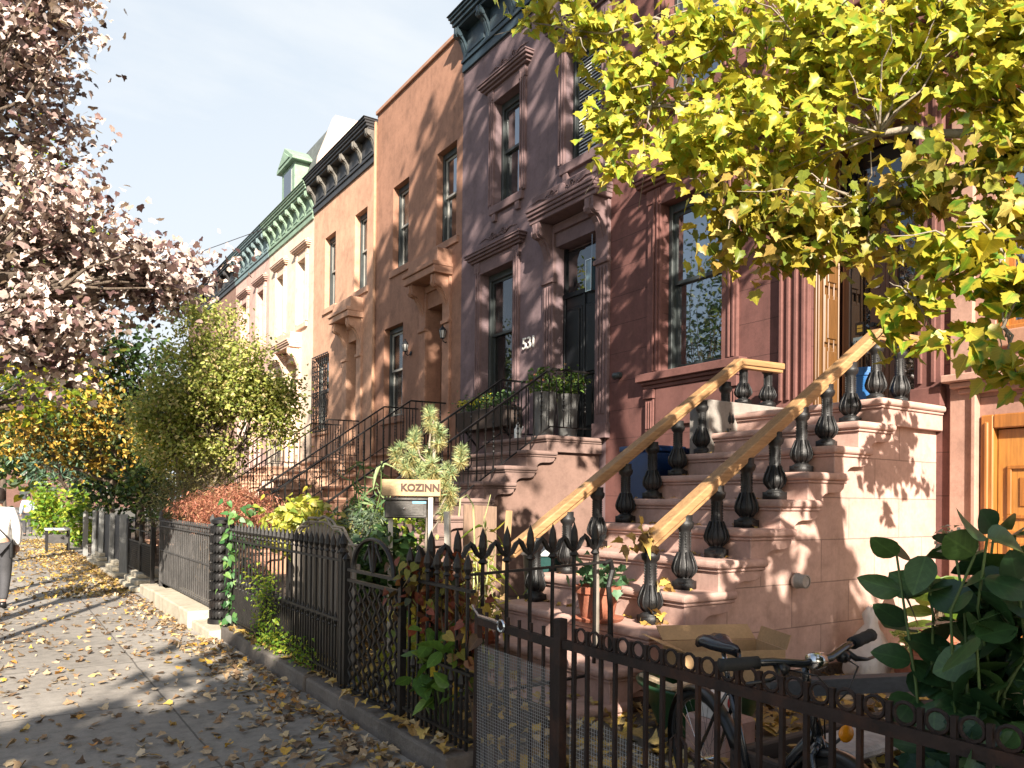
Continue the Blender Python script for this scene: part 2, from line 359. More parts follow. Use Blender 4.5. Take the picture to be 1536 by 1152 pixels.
bark_pale = M('pale_bark', (.24, .20, .155), .85, .4, 6, 28, .7, .02, stretch=(1, 1, .3))
twigm = M('twig', (.13, .09, .055), .8, .3, 8, 40, .2)
stemg = M('green_stem', (.09, .14, .035), .6, .3, 8, 40, .1)
terracotta = M('terracotta_clay', (.30, .10, .055), .75, .25, 5, 40, .3, dirt=(.4, .25, .2), dirtamt=.3)
cardboard = M('cardboard', (.42, .26, .13), .85, .15, 4, 50, .15)
black_plastic = M('black_plastic', (.012, .012, .013), .35, .2, 5, 40, .1)
rubber = M('rubber', (.014, .014, .014), .75, .2, 5, 60, .2)
# ---------------------------------------------------------------- ground
def ground_mat():
    m, t, b, o = nt('pavement_concrete'); p = wpos(t)
    s = N(t, 'ShaderNodeSeparateXYZ'); t.links.new(p, s.inputs[0])
    n1 = noise(t, p, .55, 6, .65); n2 = noise(t, p, 9, 5, .7); n3 = noise(t, p, 60, 3, .7)
    r = ramp(t, [(.3, (.19, .172, .152)), (.7, (.30, .275, .245))]); t.links.new(n1, r.inputs[0])
    g = ramp(t, [(.3, (.6,) * 3), (.48, (.95,) * 3), (.7, (1.2,) * 3)]); t.links.new(n2, g.inputs[0]); cc = mixc(t, .85, r.outputs[0], g.outputs[0], 'MULTIPLY')
    g = ramp(t, [(.25, (.8,) * 3), (.75, (1.12,) * 3)]); t.links.new(n3, g.inputs[0]); cc = mixc(t, .8, cc, g.outputs[0], 'MULTIPLY')
    wob = math_(t, 'MULTIPLY', math_(t, 'SUBTRACT', noise(t, p, 2.5, 3), .5), .03)
    def line(c, per, off, wd):
        f = math_(t, 'FRACT', math_(t, 'DIVIDE', math_(t, 'ADD', math_(t, 'ADD', c, wob), off + 40 * per), per)); return math_(t, 'LESS_THAN', f, wd / per)
    ln = math_(t, 'MAXIMUM', line(s.outputs[0], 1.9, .75, .014), line(s.outputs[1], 1.75, .4, .016))
    # each flag its own tone
    cx = N(t, 'ShaderNodeCombineXYZ'); t.links.new(math_(t, 'FLOOR', math_(t, 'DIVIDE', math_(t, 'ADD', s.outputs[0], .75 + 76), 1.9)), cx.inputs[0]); t.links.new(math_(t, 'FLOOR', math_(t, 'DIVIDE', math_(t, 'ADD', s.outputs[1], .4 + 70), 1.75)), cx.inputs[1])
    wn = N(t, 'ShaderNodeTexWhiteNoise', noise_dimensions='2D'); t.links.new(cx.outputs[0], wn.inputs['Vector'])
    k = ramp(t, [(0, (.82,) * 3), (1, (1.14,) * 3)]); t.links.new(wn.outputs['Value'], k.inputs[0]); cc = mixc(t, 1, cc, k.outputs[0], 'MULTIPLY')
    cc = mixc(t, math_(t, 'MULTIPLY', ln, .75), cc, (.045, .04, .035))
    t.links.new(cc, b.inputs['Base Color']); b.inputs['Roughness'].default_value = .8
    bump(t, b, math_(t, 'SUBTRACT', math_(t, 'ADD', n3, math_(t, 'MULTIPLY', n2, .8)), math_(t, 'MULTIPLY', ln, 1.5)), .35, .012); return m
asphalt = M('asphalt', (.05, .05, .05), .9, .2, 2, 70, .5, .01)
soil = M('garden_soil', (.06, .042, .03), .95, .4, 4, 30, .9, .03, dirt=(.13, .10, .06), dirtamt=.6)
yardstone = M('yard_paving', (.15, .125, .10), .9, .3, 2, 40, .5, .01, dirt=(.06, .05, .04), dirtamt=.6)
def sheet(name, x0, x1, y0, y1, z, mat, div=1):
    m = MB(); m.add([(x0, y0, z), (x1, y0, z), (x1, y1, z), (x0, y1, z)], [(0, 1, 2, 3)]); return tag(m.build(name, mat), None, None, kind='structure')
sheet('ground', -900, 900, -900, 900, -.16, M('far_ground', (.10, .09, .07), .9, .3, .3, 5, 0))
sheet('street', -9.2, -2.0, -80, 400, -.15, asphalt)
m = MB(); m.box(-2.0, 2.30, -40, 300, -.3, 0); tag(m.build('pavement', ground_mat()), None, None, kind='structure')
m = MB(); m.box(-12.5, -9.2, -80, 300, -.3, 0); tag(m.build('far_pavement', asphalt), None, None, kind='structure')
m = MB(); m.box(2.304, F + 6, -6, 4.40, -.3, .02); tag(m.build('paved_yard', yardstone), None, None, kind='structure')
m = MB(); m.box(2.45, F + .3, 4.404, 9.6, -.3, .12); m.box(2.32, F + .3, 9.604, 60, -.3, .15); tag(m.build('garden_soil', soil), None, None, kind='structure')
# low stone kerbs under the fences
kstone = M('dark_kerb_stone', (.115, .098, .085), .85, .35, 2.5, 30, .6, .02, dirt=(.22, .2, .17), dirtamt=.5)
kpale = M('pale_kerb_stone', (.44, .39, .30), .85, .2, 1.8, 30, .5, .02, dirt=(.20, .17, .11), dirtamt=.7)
def kerb(name, label, segs, mat):
    t_ = thing('stone_kerb', (2.2, segs[0][2], 0), label, 'kerb')
    for (x0, x1, y0, y1, h) in segs:
        mb = MB(); mb.box(x0, x1, y0, y1 - .008, -.1, h); mb.build('kerb_block', mat, t_, bevel=.018, seg=2)
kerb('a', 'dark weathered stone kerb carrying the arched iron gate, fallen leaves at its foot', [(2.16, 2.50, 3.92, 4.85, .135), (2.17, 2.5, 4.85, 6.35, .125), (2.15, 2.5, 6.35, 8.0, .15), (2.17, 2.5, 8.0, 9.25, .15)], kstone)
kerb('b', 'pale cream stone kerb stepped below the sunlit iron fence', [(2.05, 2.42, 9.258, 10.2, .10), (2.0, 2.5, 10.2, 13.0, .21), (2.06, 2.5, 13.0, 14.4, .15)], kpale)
for i, (y, lab) in enumerate(((15.2, 'pale stepped stone threshold before the perforated iron gate'), (18.2, 'low pale stone step by the leaning fence panel'), (21.2, 'farthest pale stone step along the pavement edge'))):
    s_ = thing('stone_step', (2.2, y, 0), lab, 'step')
    for k in range(3):
        mb = MB(); mb.box(1.95 + .09 * k, 2.7, y - .75 + .35 * k, y + .9, .0 + .085 * k, .085 * (k + 1) - .002); mb.build('tread', kpale, s_, bevel=.02, seg=2)
# ---------------------------------------------------------------- terrace houses
def facade(root, mat, Y0, Y1, Z1, holes, depth=9, zb=-.2, rec=.34):
    Ys = sorted({Y0, Y1, *[h[0] for h in holes], *[h[1] for h in holes]}); Zs = sorted({zb, Z1, *[h[2] for h in holes], *[h[3] for h in holes]})
    mb = MB()
    for a, b in zip(Ys, Ys[1:]):
        for c, d in zip(Zs, Zs[1:]):
            ym, zm = (a + b) / 2, (c + d) / 2
            if any(h[0] < ym < h[1] and h[2] < zm < h[3] for h in holes): continue
            mb.add([(F, a, c), (F, b, c), (F, b, d), (F, a, d)], [(3, 2, 1, 0)])
    for h in holes:
        ya, yb, za, zb_ = h[:4]; x = F + (h[4] if len(h) > 4 else rec)
        mb.add([(F, ya, za), (F, yb, za), (F, yb, zb_), (F, ya, zb_), (x, ya, za), (x, yb, za), (x, yb, zb_), (x, ya, zb_)],
               [(0, 1, 5, 4), (1, 2, 6, 5), (2, 3, 7, 6), (3, 0, 4, 7), (4, 5, 6, 7)])
    x = F + depth
    mb.add([(F, Y0, zb), (x, Y0, zb), (x, Y0, Z1), (F, Y0, Z1), (F, Y1, zb), (x, Y1, zb), (x, Y1, Z1), (F, Y1, Z1)], [(0, 1, 2, 3), (5, 4, 7, 6), (3, 2, 6, 7), (1, 5, 6, 2)])
    return mb.build('wall', mat, root)
lace = M('lace_curtain', (.62, .62, .58), .8, .15, 9, 70, .3); drape = M('dark_drape', (.10, .11, .12), .9, .3, 5, 40, .2)
glass_clear, _t, _b, _o = nt('clear_window_glass'); _b.inputs['Base Color'].default_value = (0, 0, 0, 1); _b.inputs['Roughness'].default_value = .01; _b.inputs['IOR'].default_value = 2.4
_tr = _t.nodes.new('ShaderNodeBsdfTransparent'); _mx = _t.nodes.new('ShaderNodeMixShader'); _mx.inputs[0].default_value = .5; _t.links.new(_tr.outputs[0], _mx.inputs[1]); _t.links.new(_b.outputs[0], _mx.inputs[2]); _t.links.new(_mx.outputs[0], _o.inputs[0])
blindm = M('window_blind', (.55, .56, .55), .7, .1, 5, 50, 0)
def window(root, ya, yb, za, zb, fm, rec=.2, sillm=None, blind=0, curtain=None, sash=None, sillproj=.07, mid=.52, mull=False):
    x = F + rec; fb = MB(); g = .075
    for (a, b, c, d, e, f) in ((x - .07, x + .08, ya, ya + g, za, zb), (x - .07, x + .08, yb - g, yb, za, zb), (x - .07, x + .08, ya + g, yb - g, zb - .13, zb), (x - .05, x + .08, ya + g, yb - g, za, za + .06)): fb.box(a, b, c, d, e, f)
    zm = za + (zb - za) * mid; s = .05; A, B = ya + g, yb - g
    w_ = fb.build('window', fm, root, bevel=.008)
    sb = MB()
    for (x0, lo, hi) in ((x - .02, zm, zb - .13), (x + .02, za + .06, zm + .05)):
        sb.box(x0, x0 + .038, A, A + s, lo, hi); sb.box(x0, x0 + .038, B - s, B, lo, hi); sb.box(x0, x0 + .038, A + s, B - s, hi - s, hi); sb.box(x0, x0 + .038, A + s, B - s, lo, lo + s)
    sb.build('sash', sash or fm, w_)
    for (x0, lo, hi) in ((x - .002, zm + s, zb - .13 - s), (x + .038, za + .06 + s, zm)):
        p = MB(); p.box(x0, x0 + .01, A + s, B - s, lo, hi); p.build('pane', glass_clear if curtain else glass, w_)
    if curtain:
        p = MB(); n = 40; ys = [A + (B - A) * i / n for i in range(n + 1)]
        p.add([(x + .095 + .012 * math.sin(i * 1.9) + .006 * math.sin(i * .7), y, za + .02) for i, y in enumerate(ys)] + [(x + .095 + .012 * math.sin(i * 1.9) + .004 * math.sin(i * 1.1), y, zb - .02) for i, y in enumerate(ys)], [(i, i + 1, n + 2 + i, n + 1 + i) for i in range(n)])
        p.build('curtain', curtain, w_, 'all')
    if blind:
        p = MB(); nb = int((zb - za) * blind / .06)
        for i in range(nb): z = zb - .2 - i * .06; p.add([(x - .028, A + s, z), (x - .008, A + s, z + .035), (x - .008, B - s, z + .035), (x - .028, B - s, z)], [(0, 1, 2, 3)])
        p.build('blind', blindm, w_)
    if sillm:
        p = MB(); p.box(F - sillproj, F + rec - .06, ya - .12, yb + .12, za - .17, za - .003); p.build('sill', sillm, w_, bevel=.015, seg=2)
    return w_
def mould(mb, Y0, Y1, z, steps, x=F, ret=True):
    """stack of projecting bands: steps = [(height, projection)]"""
    for h, p in steps: mb.box(x - p, x + .02, Y0 - (p if ret else 0), Y1 + (p if ret else 0), z, z + h - .0015); z += h
    return z
def bracket_mesh(h, p, wd):
    pr = [(0, 0), (.10, .02), (.14, .12), (.10, .22), (.16, .36), (.30, .50), (.42, .62), (.62, .72), (.86, .74), (1.0, .82), (1.0, 1.0), (0, 1.0)]
    return [(-a * p, b * h) for a, b in pr], wd
def bracket(root, name, mat, y, z, h, p, wd, cap=True):
    poly, wd = bracket_mesh(h, p, wd); mb = MB(); mb.prism([(F + a, z + b) for a, b in poly], 1, y - wd / 2, y + wd / 2)
    mb.prism([(F + a * 1.05 - .012, z + b * .96 + .02) for a, b in poly], 1, y - wd / 5, y + wd / 5)
    mb.lathe([(.0, -wd / 2 - .015), (h * .085, -wd / 2 - .015), (h * .085, wd / 2 + .015), (0, wd / 2 + .015)], (F - p * .80, y, z + h * .83), 10, 1)
    return mb.build(name, mat, root)
def cornice(root, Y0, Y1, zb, zt, p, mat, nb, bmat=None, endret=True):
    mb = MB(); H = zt - zb; e = .02
    mb.box(F - .05, F + .02, Y0 + e, Y1 - e, zb, zb + H * .16); mb.box(F - .085, F + .02, Y0 + e, Y1 - e, zb + H * .16, zb + H * .22); mb.box(F - .035, F + .02, Y0 + e, Y1 - e, zb + H * .22, zb + H * .74)
    z = zb + H * .74
    for k, (hh, q) in enumerate(((.06, .62), (.07, .74), (.06, .84), (.05, .92), (.02, 1))): mb.box(F - p * q, F + .3, Y0 + .03 - .02 * k, Y1 - .03 + .02 * k - (.0 if endret else 0), z, z + H * hh - .001); z += H * hh
    nbk = nb
    for i in range(nbk - 1):
        a = Y0 + .12 + (Y1 - Y0 - .24) * i / (nbk - 1) + .12; b = Y0 + .12 + (Y1 - Y0 - .24) * (i + 1) / (nbk - 1) - .12
        mb.box(F - .055, F - .03, a, b, zb + H * .30, zb + H * .64)
    c = mb.build('cornice', mat, root, bevel=.008)
    for i in range(nbk):
        y = Y0 + .12 + (Y1 - Y0 - .24) * i / (nbk - 1)
        bracket(c, 'bracket', bmat or mat, y, zb + H * .10, H * .66, p * .66, .16)
    return c
def scroll(mb, y, z, r, s=1, turns=1.4, x=F - .012, th=.012):
    pts = [(x, y + s * r * (1 - t / 22) * math.cos(turns * 2 * math.pi * t / 20), z + r * (1 - t / 22) * math.sin(turns * 2 * math.pi * t / 20)) for t in range(21)]
    mb.tube(pts, th, 5)
def ornament(root, mat, yc, z, w_, cart=False):
    mb = MB()
    for s in (-1, 1):
        for k, (q, r) in enumerate(((.25, .055), (.5, .075), (.78, .05))): scroll(mb, yc + s * q * w_ / 2, z + (.02 if k % 2 else -.01), r, s)
        mb.tube([(F - .012, yc + s * .1 * w_, z), (F - .015, yc + s * .3 * w_, z - .05), (F - .015, yc + s * .6 * w_, z + .04), (F - .01, yc + s * .5 * w_ * 1.9, z)], [.016, .014, .012, .004], 5)
    if cart: mb.lathe([(0, -.02), (.09, -.015), (.12, 0), (.1, .02), (.055, .035), (0, .04)], (F - .01, yc, z), 12, 0)
    else: mb.lathe([(0, -.02), (.05, 0), (.03, .03), (0, .04)], (F - .01, yc, z), 8, 0)
    mb.build('ornament', mat, root, 'all')
def hoodtrim(root, mat, ya, yb, za, zb, hood=True, orn=True, tw=.2):
    """moulded architrave with ears and a projecting hood"""
    mb = MB()
    for s, (a, b) in ((0, (ya - tw, ya)), (1, (yb, yb + tw))):
        mb.box(F - .05, F + .01, a, b, za, zb + tw)
        for k in range(2):
            o_ = .055 + .075 * k; mb.box(F - .075, F - .049, a + o_ - .018, a + o_ + .018, za + .02, zb + tw * .9)
    mb.box(F - .05, F + .01, ya + .001, yb - .001, zb, zb + tw)
    if hood:
        mb.box(F - .065, F + .01, ya - tw - .02, ya - .0, zb + .05, zb + .26); mb.box(F - .065, F + .01, yb, yb + tw + .02, zb + .05, zb + .26)
        mb.box(F - .04, F + .01, ya - tw + .001, yb + tw - .001, zb + tw, zb + .27); mould(mb, ya - tw - .02, yb + tw + .02, zb + .272, [(.05, .10), (.05, .15), (.05, .19), (.03, .21)])
        mb.prism([(ya - tw - .02, zb + .452), (yb + tw + .02, zb + .452), (yb + tw - .05, zb + .60), (ya - tw + .05, zb + .60)], 0, F - .05, F + .01)
    else:
        mould(mb, ya - tw, yb + tw, zb + tw + .001, [(.04, .07), (.04, .10), (.03, .12)])
    tr = mb.build('window_trim', mat, root, bevel=.006)
    if orn: ornament(tr, mat, (ya + yb) / 2, zb + .68, .75)
    return tr
def lantern(name, label, y, z):
    t_ = thing(name, (F, y, z), label, 'wall lamp')
    mb = MB(); mb.lathe([(.0, -.02), (.055, -.02), (.05, .0), (0, .005)], (F - .0, y, z - .1), 10, 0); mb.tube([(F, y, z - .1), (F - .09, y, z - .16), (F - .15, y, z - .13), (F - .16, y, z - .07)], .012, 6)
    mb.build('bracket', frame_black, t_)
    c = (F - .16, y, z); mb = MB(); mb.lathe([(.035, -.08), (.05, -.07), (.052, -.06)], c, 6); mb.lathe([(.085, .1), (.07, .13), (.03, .18), (.015, .2), (.022, .22), (0, .24)], c, 6)
    for k in range(6):
        a = 2 * math.pi * (k + .5) / 6; mb.bar((c[0] + .05 * math.cos(a), c[1] + .05 * math.sin(a), z - .06), (c[0] + .08 * math.cos(a), c[1] + .08 * math.sin(a), z + .1), .012, .012)
    mb.build('lamp_frame', frame_black, t_)
    mb = MB(); mb.lathe([(.046, -.06), (.075, .1)], c, 6); mb.build('lamp_glass', M('lamp_glass', (.5, .5, .48), .15, .1, 6, 30, 0, spec=.8), t_)
def panelled(mb, x, ya, yb, rows, z0, d=.03):
    """raised panels on a door leaf face at x (towards -X)"""
    for a, b in rows:
        mb.box(x - d * .5, x + .01, ya, yb, z0 + a, z0 + b); mb.box(x - d, x - d * .4, ya + .05, yb - .05, z0 + a + .05, z0 + b - .05)
Z0 = 2.652    # parlour floor level
def basement(h, y): return [(y - .5, y + .5, .25, 1.55)]
# --- maroon house
red = stucco('maroon_stucco', (.140, .062, .054), .46, 4.0, stainamt=.5)
red_trim = stucco('maroon_trim', (.155, .07, .06), stainamt=.2)
h1 = thing('row_house', (F, 7.05, 0), 'maroon stucco row house with a wide sash window, behind the stoop with timber handrails', 'house', 'row houses of the terrace')
facade(h1, red, 4.292, 9.838, 11.8, [(7.37, 8.57, 3.57, 6.1), (4.66, 5.97, Z0, 6.0, .62), (7.4, 8.5, 7.6, 9.6), (5.0, 6.1, 7.6, 9.6), (7.5, 8.5, .3, 1.6)])
w_ = window(h1, 7.37, 8.57, 3.57, 6.1, frame_dark, .2); hoodtrim(h1, red_trim, 7.37, 8.57, 3.57, 6.1, tw=.27)
m = MB(); mould(m, 7.12, 8.82, 3.33, [(.06, .07), (.05, .11), (.12, .16)]); m.box(F - .05, F + .01, 7.3, 8.65, 2.75, 3.325)
for a in (7.06, 8.66): m.box(F - .09, F + .01, a, a + .22, 3.18, 3.325); m.box(F - .06, F + .01, a + .02, a + .2, 2.68, 3.178); [m.box(F - .08, F - .055, a + .05 + .05 * k, a + .075 + .05 * k, 2.72, 3.14) for k in range(3)]
m.build('window_apron', red_trim, h1, bevel=.008)
for (a, b) in ((7.4, 8.5), (5.0, 6.1)): window(h1, a, b, 7.6, 9.6, frame_dark, .2, red_trim); hoodtrim(h1, red_trim, a, b, 7.6, 9.6)
window(h1, 7.5, 8.5, .3, 1.6, frame_dark, .2, red_trim)
m = MB()                                            # fluted door pilasters
for (a, b) in ((5.98, 6.42), (4.36, 4.65)):
    m.box(F - .07, F + .01, a, b, Z0, 6.3); n = max(2, int((b - a) / .1))
    for k in range(n): y = a + (b - a) * (k + .5) / n; m.box(F - .10, F - .069, y - .022, y + .022, Z0 + .25, 6.1)
    m.box(F - .12, F + .01, a - .02, b + .02, Z0, Z0 + .2)
mould(m, 4.3, 6.46, 6.301, [(.12, .14), (.08, .3), (.08, .42), (.1, .5)]); m.build('door_surround', red_trim, h1, bevel=.006)
oak = wood('golden_oak', (.135, .062, .019), .4, 2, .4); oak_dark = wood('brown_oak', (.105, .042, .018), .4, 2, .3)
d = MB(); x = F + .5
d.box(F + .02, x, 5.925, 5.965, Z0, 6.0); d.box(F + .02, x, 4.665, 4.70, Z0, 6.0); d.box(F + .05, x, 4.70, 5.925, 5.94, 5.99)
for k in range(5): d.box(F + .03 + .1 * k, F + .05 + .1 * k, 5.895, 5.926, Z0, 5.94)
for (z, q) in ((Z0 + .15, .75), (Z0 + .95, .6), (Z0 + 1.65, 1.4)): d.box(F + .16, F + .42, 5.90, 5.926, z, z + q); d.box(F + .20, F + .38, 5.885, 5.901, z + .05, z + q - .05)
dv = d.build('door_lining', oak, h1, bevel=.008)
for nm, (a, b) in (('l', (5.32, 5.895)), ('r', (4.70, 5.275))):
    dd = MB(); q = .105
    dd.box(x, x + .06, a, a + (.20 if nm == 'l' else q), Z0, 5.2); dd.box(x, x + .06, b - q, b, Z0, 5.2); dd.box(x, x + .06, a + .1, b - q, Z0, Z0 + .3); dd.box(x, x + .06, a + .1, b - q, 5.06, 5.2)
    leaf = dd.build('door', oak_dark, h1, bevel=.01)
    g_ = MB(); a0 = a + (.20 if nm == 'l' else q); g_.box(x + .025, x + .035, a0, b - q, Z0 + .3, 5.06); g_.build('glass', glass_dark, leaf)
    hb = MB(); yk = (a + .12) if nm == 'l' else (b - .05)
    if nm == 'l':
        hb.lathe([(.03, 0), (.03, .02), (.012, .03), (.012, .05), (.032, .06), (.03, .09), (0, .095)], (x - .09, yk, Z0 + 1.12), 10, 0); hb.box(x - .015, x, yk - .025, yk + .025, Z0 + .78, Z0 + 1.05); hb.build('handle', black_plastic, leaf)
        text_mesh('C', .17, .006, white_paint, 'letter', leaf, (x - .012, yk, Z0 + 1.62)); text_mesh('A', .15, .006, white_paint, 'letter', leaf, (x - .012, yk, Z0 + 2.02))
        st = MB(); st.box(x + .012, x + .018, a0 + .02, b - q - .04, Z0 + .82, Z0 + 1.02); sk = st.build('sticker', M('sticker_blue', (.45, .62, .68), .5, .05, 5, 40, 0), leaf)
        text_mesh('WARREN', .075, .002, M('sticker_ink', (.01, .02, .04), .6, .1, 5, 40, 0), 'lettering', sk, (x + .008, (a0 + b - q) / 2 - .01, Z0 + .95))
        st = MB(); st.box(x + .012, x + .018, a0 + .08, a0 + .2, Z0 + 1.05, Z0 + 1.2); sk = st.build('sticker', black_plastic, leaf)
        s2 = MB(); s2.box(x + .008, x + .0118, a0 + .105, a0 + .175, Z0 + 1.08, Z0 + 1.12); s2.box(x + .008, x + .0118, a0 + .105, a0 + .175, Z0 + 1.13, Z0 + 1.165); s2.build('emblem', M('sticker_gold', (.7, .5, .08), .5, .05, 5, 40, 0), sk)
tb = MB(); tb.box(x, x + .06, 4.70, 5.9, 5.2, 5.3); tb.box(x, x + .06, 5.275, 5.32, Z0, 5.2); tb.build('transom_bar', oak_dark, h1); tb = MB(); tb.box(x + .03, x + .04, 4.70, 5.9, 5.3, 5.94); tb.build('transom_glass', glass_dark, h1)
cornice(h1, 4.292, 9.838, 10.83, 11.95, .42, M('dark_blue_cornice', (.03, .045, .058), .5, .25, 3, 30, .2), 7)
t_ = thing('security_light', (F, 9.5, 3.64), 'small dark spotlight fixed to the maroon wall beside the black door', 'spotlight')
m = MB(); m.lathe([(0, -.05), (.05, -.05), (.055, .0), (0, 0)], (F - .0, 9.5, 3.64), 10, 0); m.build('base', frame_dark, t_, 'all')
m = MB(); m.lathe([(.03, -.06), (.05, -.02), (.06, .06), (0, .07)], (F - .1, 9.46, 3.62), 10, 1); m.build('lamp_head', frame_dark, t_, 'all')
m = MB(); m.tube([(F - .04, 9.5, 3.64), (F - .1, 9.5, 3.63)], .014, 6); m.build('arm', frame_dark, t_)
# --- mauve house, number 531
mau = stucco('mauve_stucco', (.165, .115, .122), stainamt=.5); mau_t = stucco('mauve_trim', (.165, .108, .108), stainamt=.25); cor_d = M('slate_blue_cornice', (.022, .040, .052), .45, .3, 3, 30, .2, dirt=(.09, .10, .10), dirtamt=.4)
h2 = thing('row_house', (F, 12.25, 0), 'mauve row house numbered 531 with black door under a bracketed hood', 'house', 'row houses of the terrace')
facade(h2, mau, 9.842, 14.668, 11.85, [(12.42, 13.36, 7.55, 9.65), (10.0, 11.0, 7.55, 9.6), (12.6, 13.82, 3.62, 6.27), (10.08, 11.26, Z0, 6.17, .3), (12.7, 13.7, .3, 1.6)])
for (a, b, bl) in ((12.42, 13.36, 0), (10.0, 11.0, .93)):
    window(h2, a, b, 7.55, 9.65 if not bl else 9.6, frame_dark, .22, mau_t, bl); hoodtrim(h2, mau_t, a, b, 7.55, 9.65 if not bl else 9.6, tw=.19)
    m = MB(); [m.box(F - .06, F + .01, y - .07, y + .07, 7.22, 7.378) for y in (a + .05, b - .05)]; m.build('sill_block', mau_t, h2, bevel=.01)
window(h2, 12.6, 13.82, 3.62, 6.27, frame_dark, .24, mau_t, curtain=drape); hoodtrim(h2, mau_t, 12.6, 13.82, 3.62, 6.27, tw=.2)
window(h2, 12.7, 13.7, .3, 1.6, frame_dark, .2, mau_t)
def door_hood(root, mat, ya, yb, ztop, p=.55, plain=False, orn=True):
    m = MB(); z = ztop - .42
    for (a, b) in ((ya - .32, ya), (yb, yb + .32)):
        m.box(F - .06, F + .01, a, b, Z0, z - .02)
        if not plain: [m.box(F - .085, F - .059, a + .06 + .075 * k, a + .1 + .075 * k, Z0 + .4, z - 1.1) for k in range(3)]
        m.box(F - .1, F + .01, a - .02, b + .02, Z0, Z0 + .25); m.box(F - .1, F + .01, a - .02, b + .02, z - 1.05, z - .97)
    m.box(F - .06, F + .01, ya + .001, yb - .001, ztop - .85 + .26, z - .02)
    hd = m.build('door_surround', mat, root, bevel=.008)
    m = MB(); zz = z
    for hh, q in (((.08, .8), (.06, .88), (.06, .95), (.06, 1.0)) if not plain else ((.16, .92), (.1, 1.0))): m.box(F - p * q, F + .01, ya - .3 - .06 * q, yb + .3 + .06 * q, zz, zz + hh - .002); zz += hh
    m.box(F - p * .72, F + .01, ya - .32, yb + .32, zz, zz + (.24 if not plain else .30))
    c = m.build('door_hood', mat, root, bevel=.01)
    if orn: 
        o0 = len(COL.objects); ornament(c, mat, (ya + yb) / 2, zz + .1, 1.1, True); ob = COL.objects[-1]; ob.location.x -= p * .72
    for y in (ya - .16, yb + .16): bracket(c, 'console', mat, y, z - .97, .965, p * .78, .22)
    return c
door_hood(h2, mau_t, 10.08, 11.26, 7.0, .44)
x = F + .2; m = MB(); m.box(x, x + .07, 10.08, 11.26, Z0, 5.25); dl = None
m2 = MB(); [panelled(m2, x, a, b, [(.2, 1.0), (1.15, 2.4)], Z0, .05) for a, b in ((10.16, 10.62), (10.72, 11.18))]; [m2.box(x - .03, x, y - .03, y + .03, Z0, 5.25) for y in (10.11, 10.67, 11.23)]
dr = m.build('door', frame_black, h2); m2.build('panel', frame_black, dr, bevel=.012)
m = MB(); m.box(x + .02, x + .03, 10.12, 11.22, 5.33, 6.1); m.build('transom_glass', glass_dark, h2); m = MB(); m.box(x - .04, x + .06, 10.085, 11.255, 5.25, 5.33); m.box(x - .02, x + .05, 10.085, 10.13, 5.33, 6.16); m.box(x - .02, x + .05, 11.21, 11.255, 5.33, 6.16); m.build('transom_frame', frame_black, h2)
m = MB(); m.lathe([(.028, -.04), (.034, -.03), (.03, 0), (.012, .005), (.012, .03)], (x - .06, 10.75, 3.75), 10, 0); m.build('knob', chrome, dr); m = MB(); m.box(x - .04, x - .02, 10.78, 10.81, 4.0, 4.12); m.build('lock_plate', chrome, dr)
t_ = thing('hanging_lantern', (F - .1, 10.3, 5.4), 'clear glass box lantern hanging in front of the black door', 'lantern')
m = MB(); m.tube([(F + .05, 10.3, 6.17), (F + .05, 10.3, 5.72)], .004, 5); [m.bar((F + .05 + a, 10.3 + b, 5.18), (F + .05 + a, 10.3 + b, 5.7), .014, .014) for a in (-.07, .07) for b in (-.07, .07)]
[m.box(F - .03, F + .13, 10.22, 10.38, z, z + .012) for z in (5.17, 5.7)]; m.build('lamp_frame', chrome, t_)
m = MB(); m.box(F - .015, F + .115, 10.235, 10.365, 5.185, 5.698); m.build('lamp_glass', M('lantern_glass', (.10, .17, .22), .05, .1, 4, 30, 0, spec=1), t_)
nm = thing('house_number', (F, 12.0, 4.57), 'white metal house number 531 on the mauve wall', 'house number')
for s_, dy in (('5', .105), ('3', 0), ('1', -.095)): text_mesh(s_, .31, .012, white_paint, 'digit', nm, (F - .035, 12.03 + dy * 1.45, 4.57))
cornice(h2, 9.842, 14.668, 10.83, 11.95, .42, cor_d, 6)
# --- terracotta house with a plain parapet
ter = stucco('terracotta_stucco', (.30, .158, .105), stainamt=.45); ter_t = stucco('terracotta_trim', (.34, .185, .125), stainamt=.2)
h3 = thing('row_house', (F, 17, 0), 'terracotta coloured row house with plain parapet and brown timber door between two lanterns', 'house', 'row houses of the terrace')
facade(h3, ter, 14.672, 19.238, 11.78, [(17.3, 18.2, 7.4, 9.52), (14.93, 15.85, 7.4, 9.52), (17.55, 18.66, 3.7, 6.0), (15.42, 16.24, Z0, 6.05, .5), (17.5, 18.5, .3, 1.6)])
for (a, b, c, d_, cu) in ((17.3, 18.2, 7.4, 9.52, lace), (14.93, 15.85, 7.4, 9.52, None), (17.55, 18.66, 3.7, 6.0, lace)): window(h3, a, b, c, d_, frame_dark, .22, ter_t, sash=frame_grey, sillproj=.05, curtain=cu)
window(h3, 17.5, 18.5, .3, 1.6, frame_dark, .2, ter_t)
m = MB(); m.box(F - .06, F + .4, 14.672, 19.238, 11.781, 11.88); m.build('coping', ter_t, h3, bevel=.01)
door_hood(h3, ter_t, 15.42, 16.24, 7.0, .5, True, False)
x = F + .36; m = MB(); m.box(x, x + .06, 15.43, 16.23, Z0, 5.1); dr = m.build('door', oak_dark, h3); m = MB(); panelled(m, x, 15.5, 15.8, [(.2, .9), (1.05, 2.3)], Z0); panelled(m, x, 15.87, 16.16, [(.2, .9), (1.05, 2.3)], Z0); m.build('panel', wood('red_oak', (.22, .075, .025), .4), dr, bevel=.01)
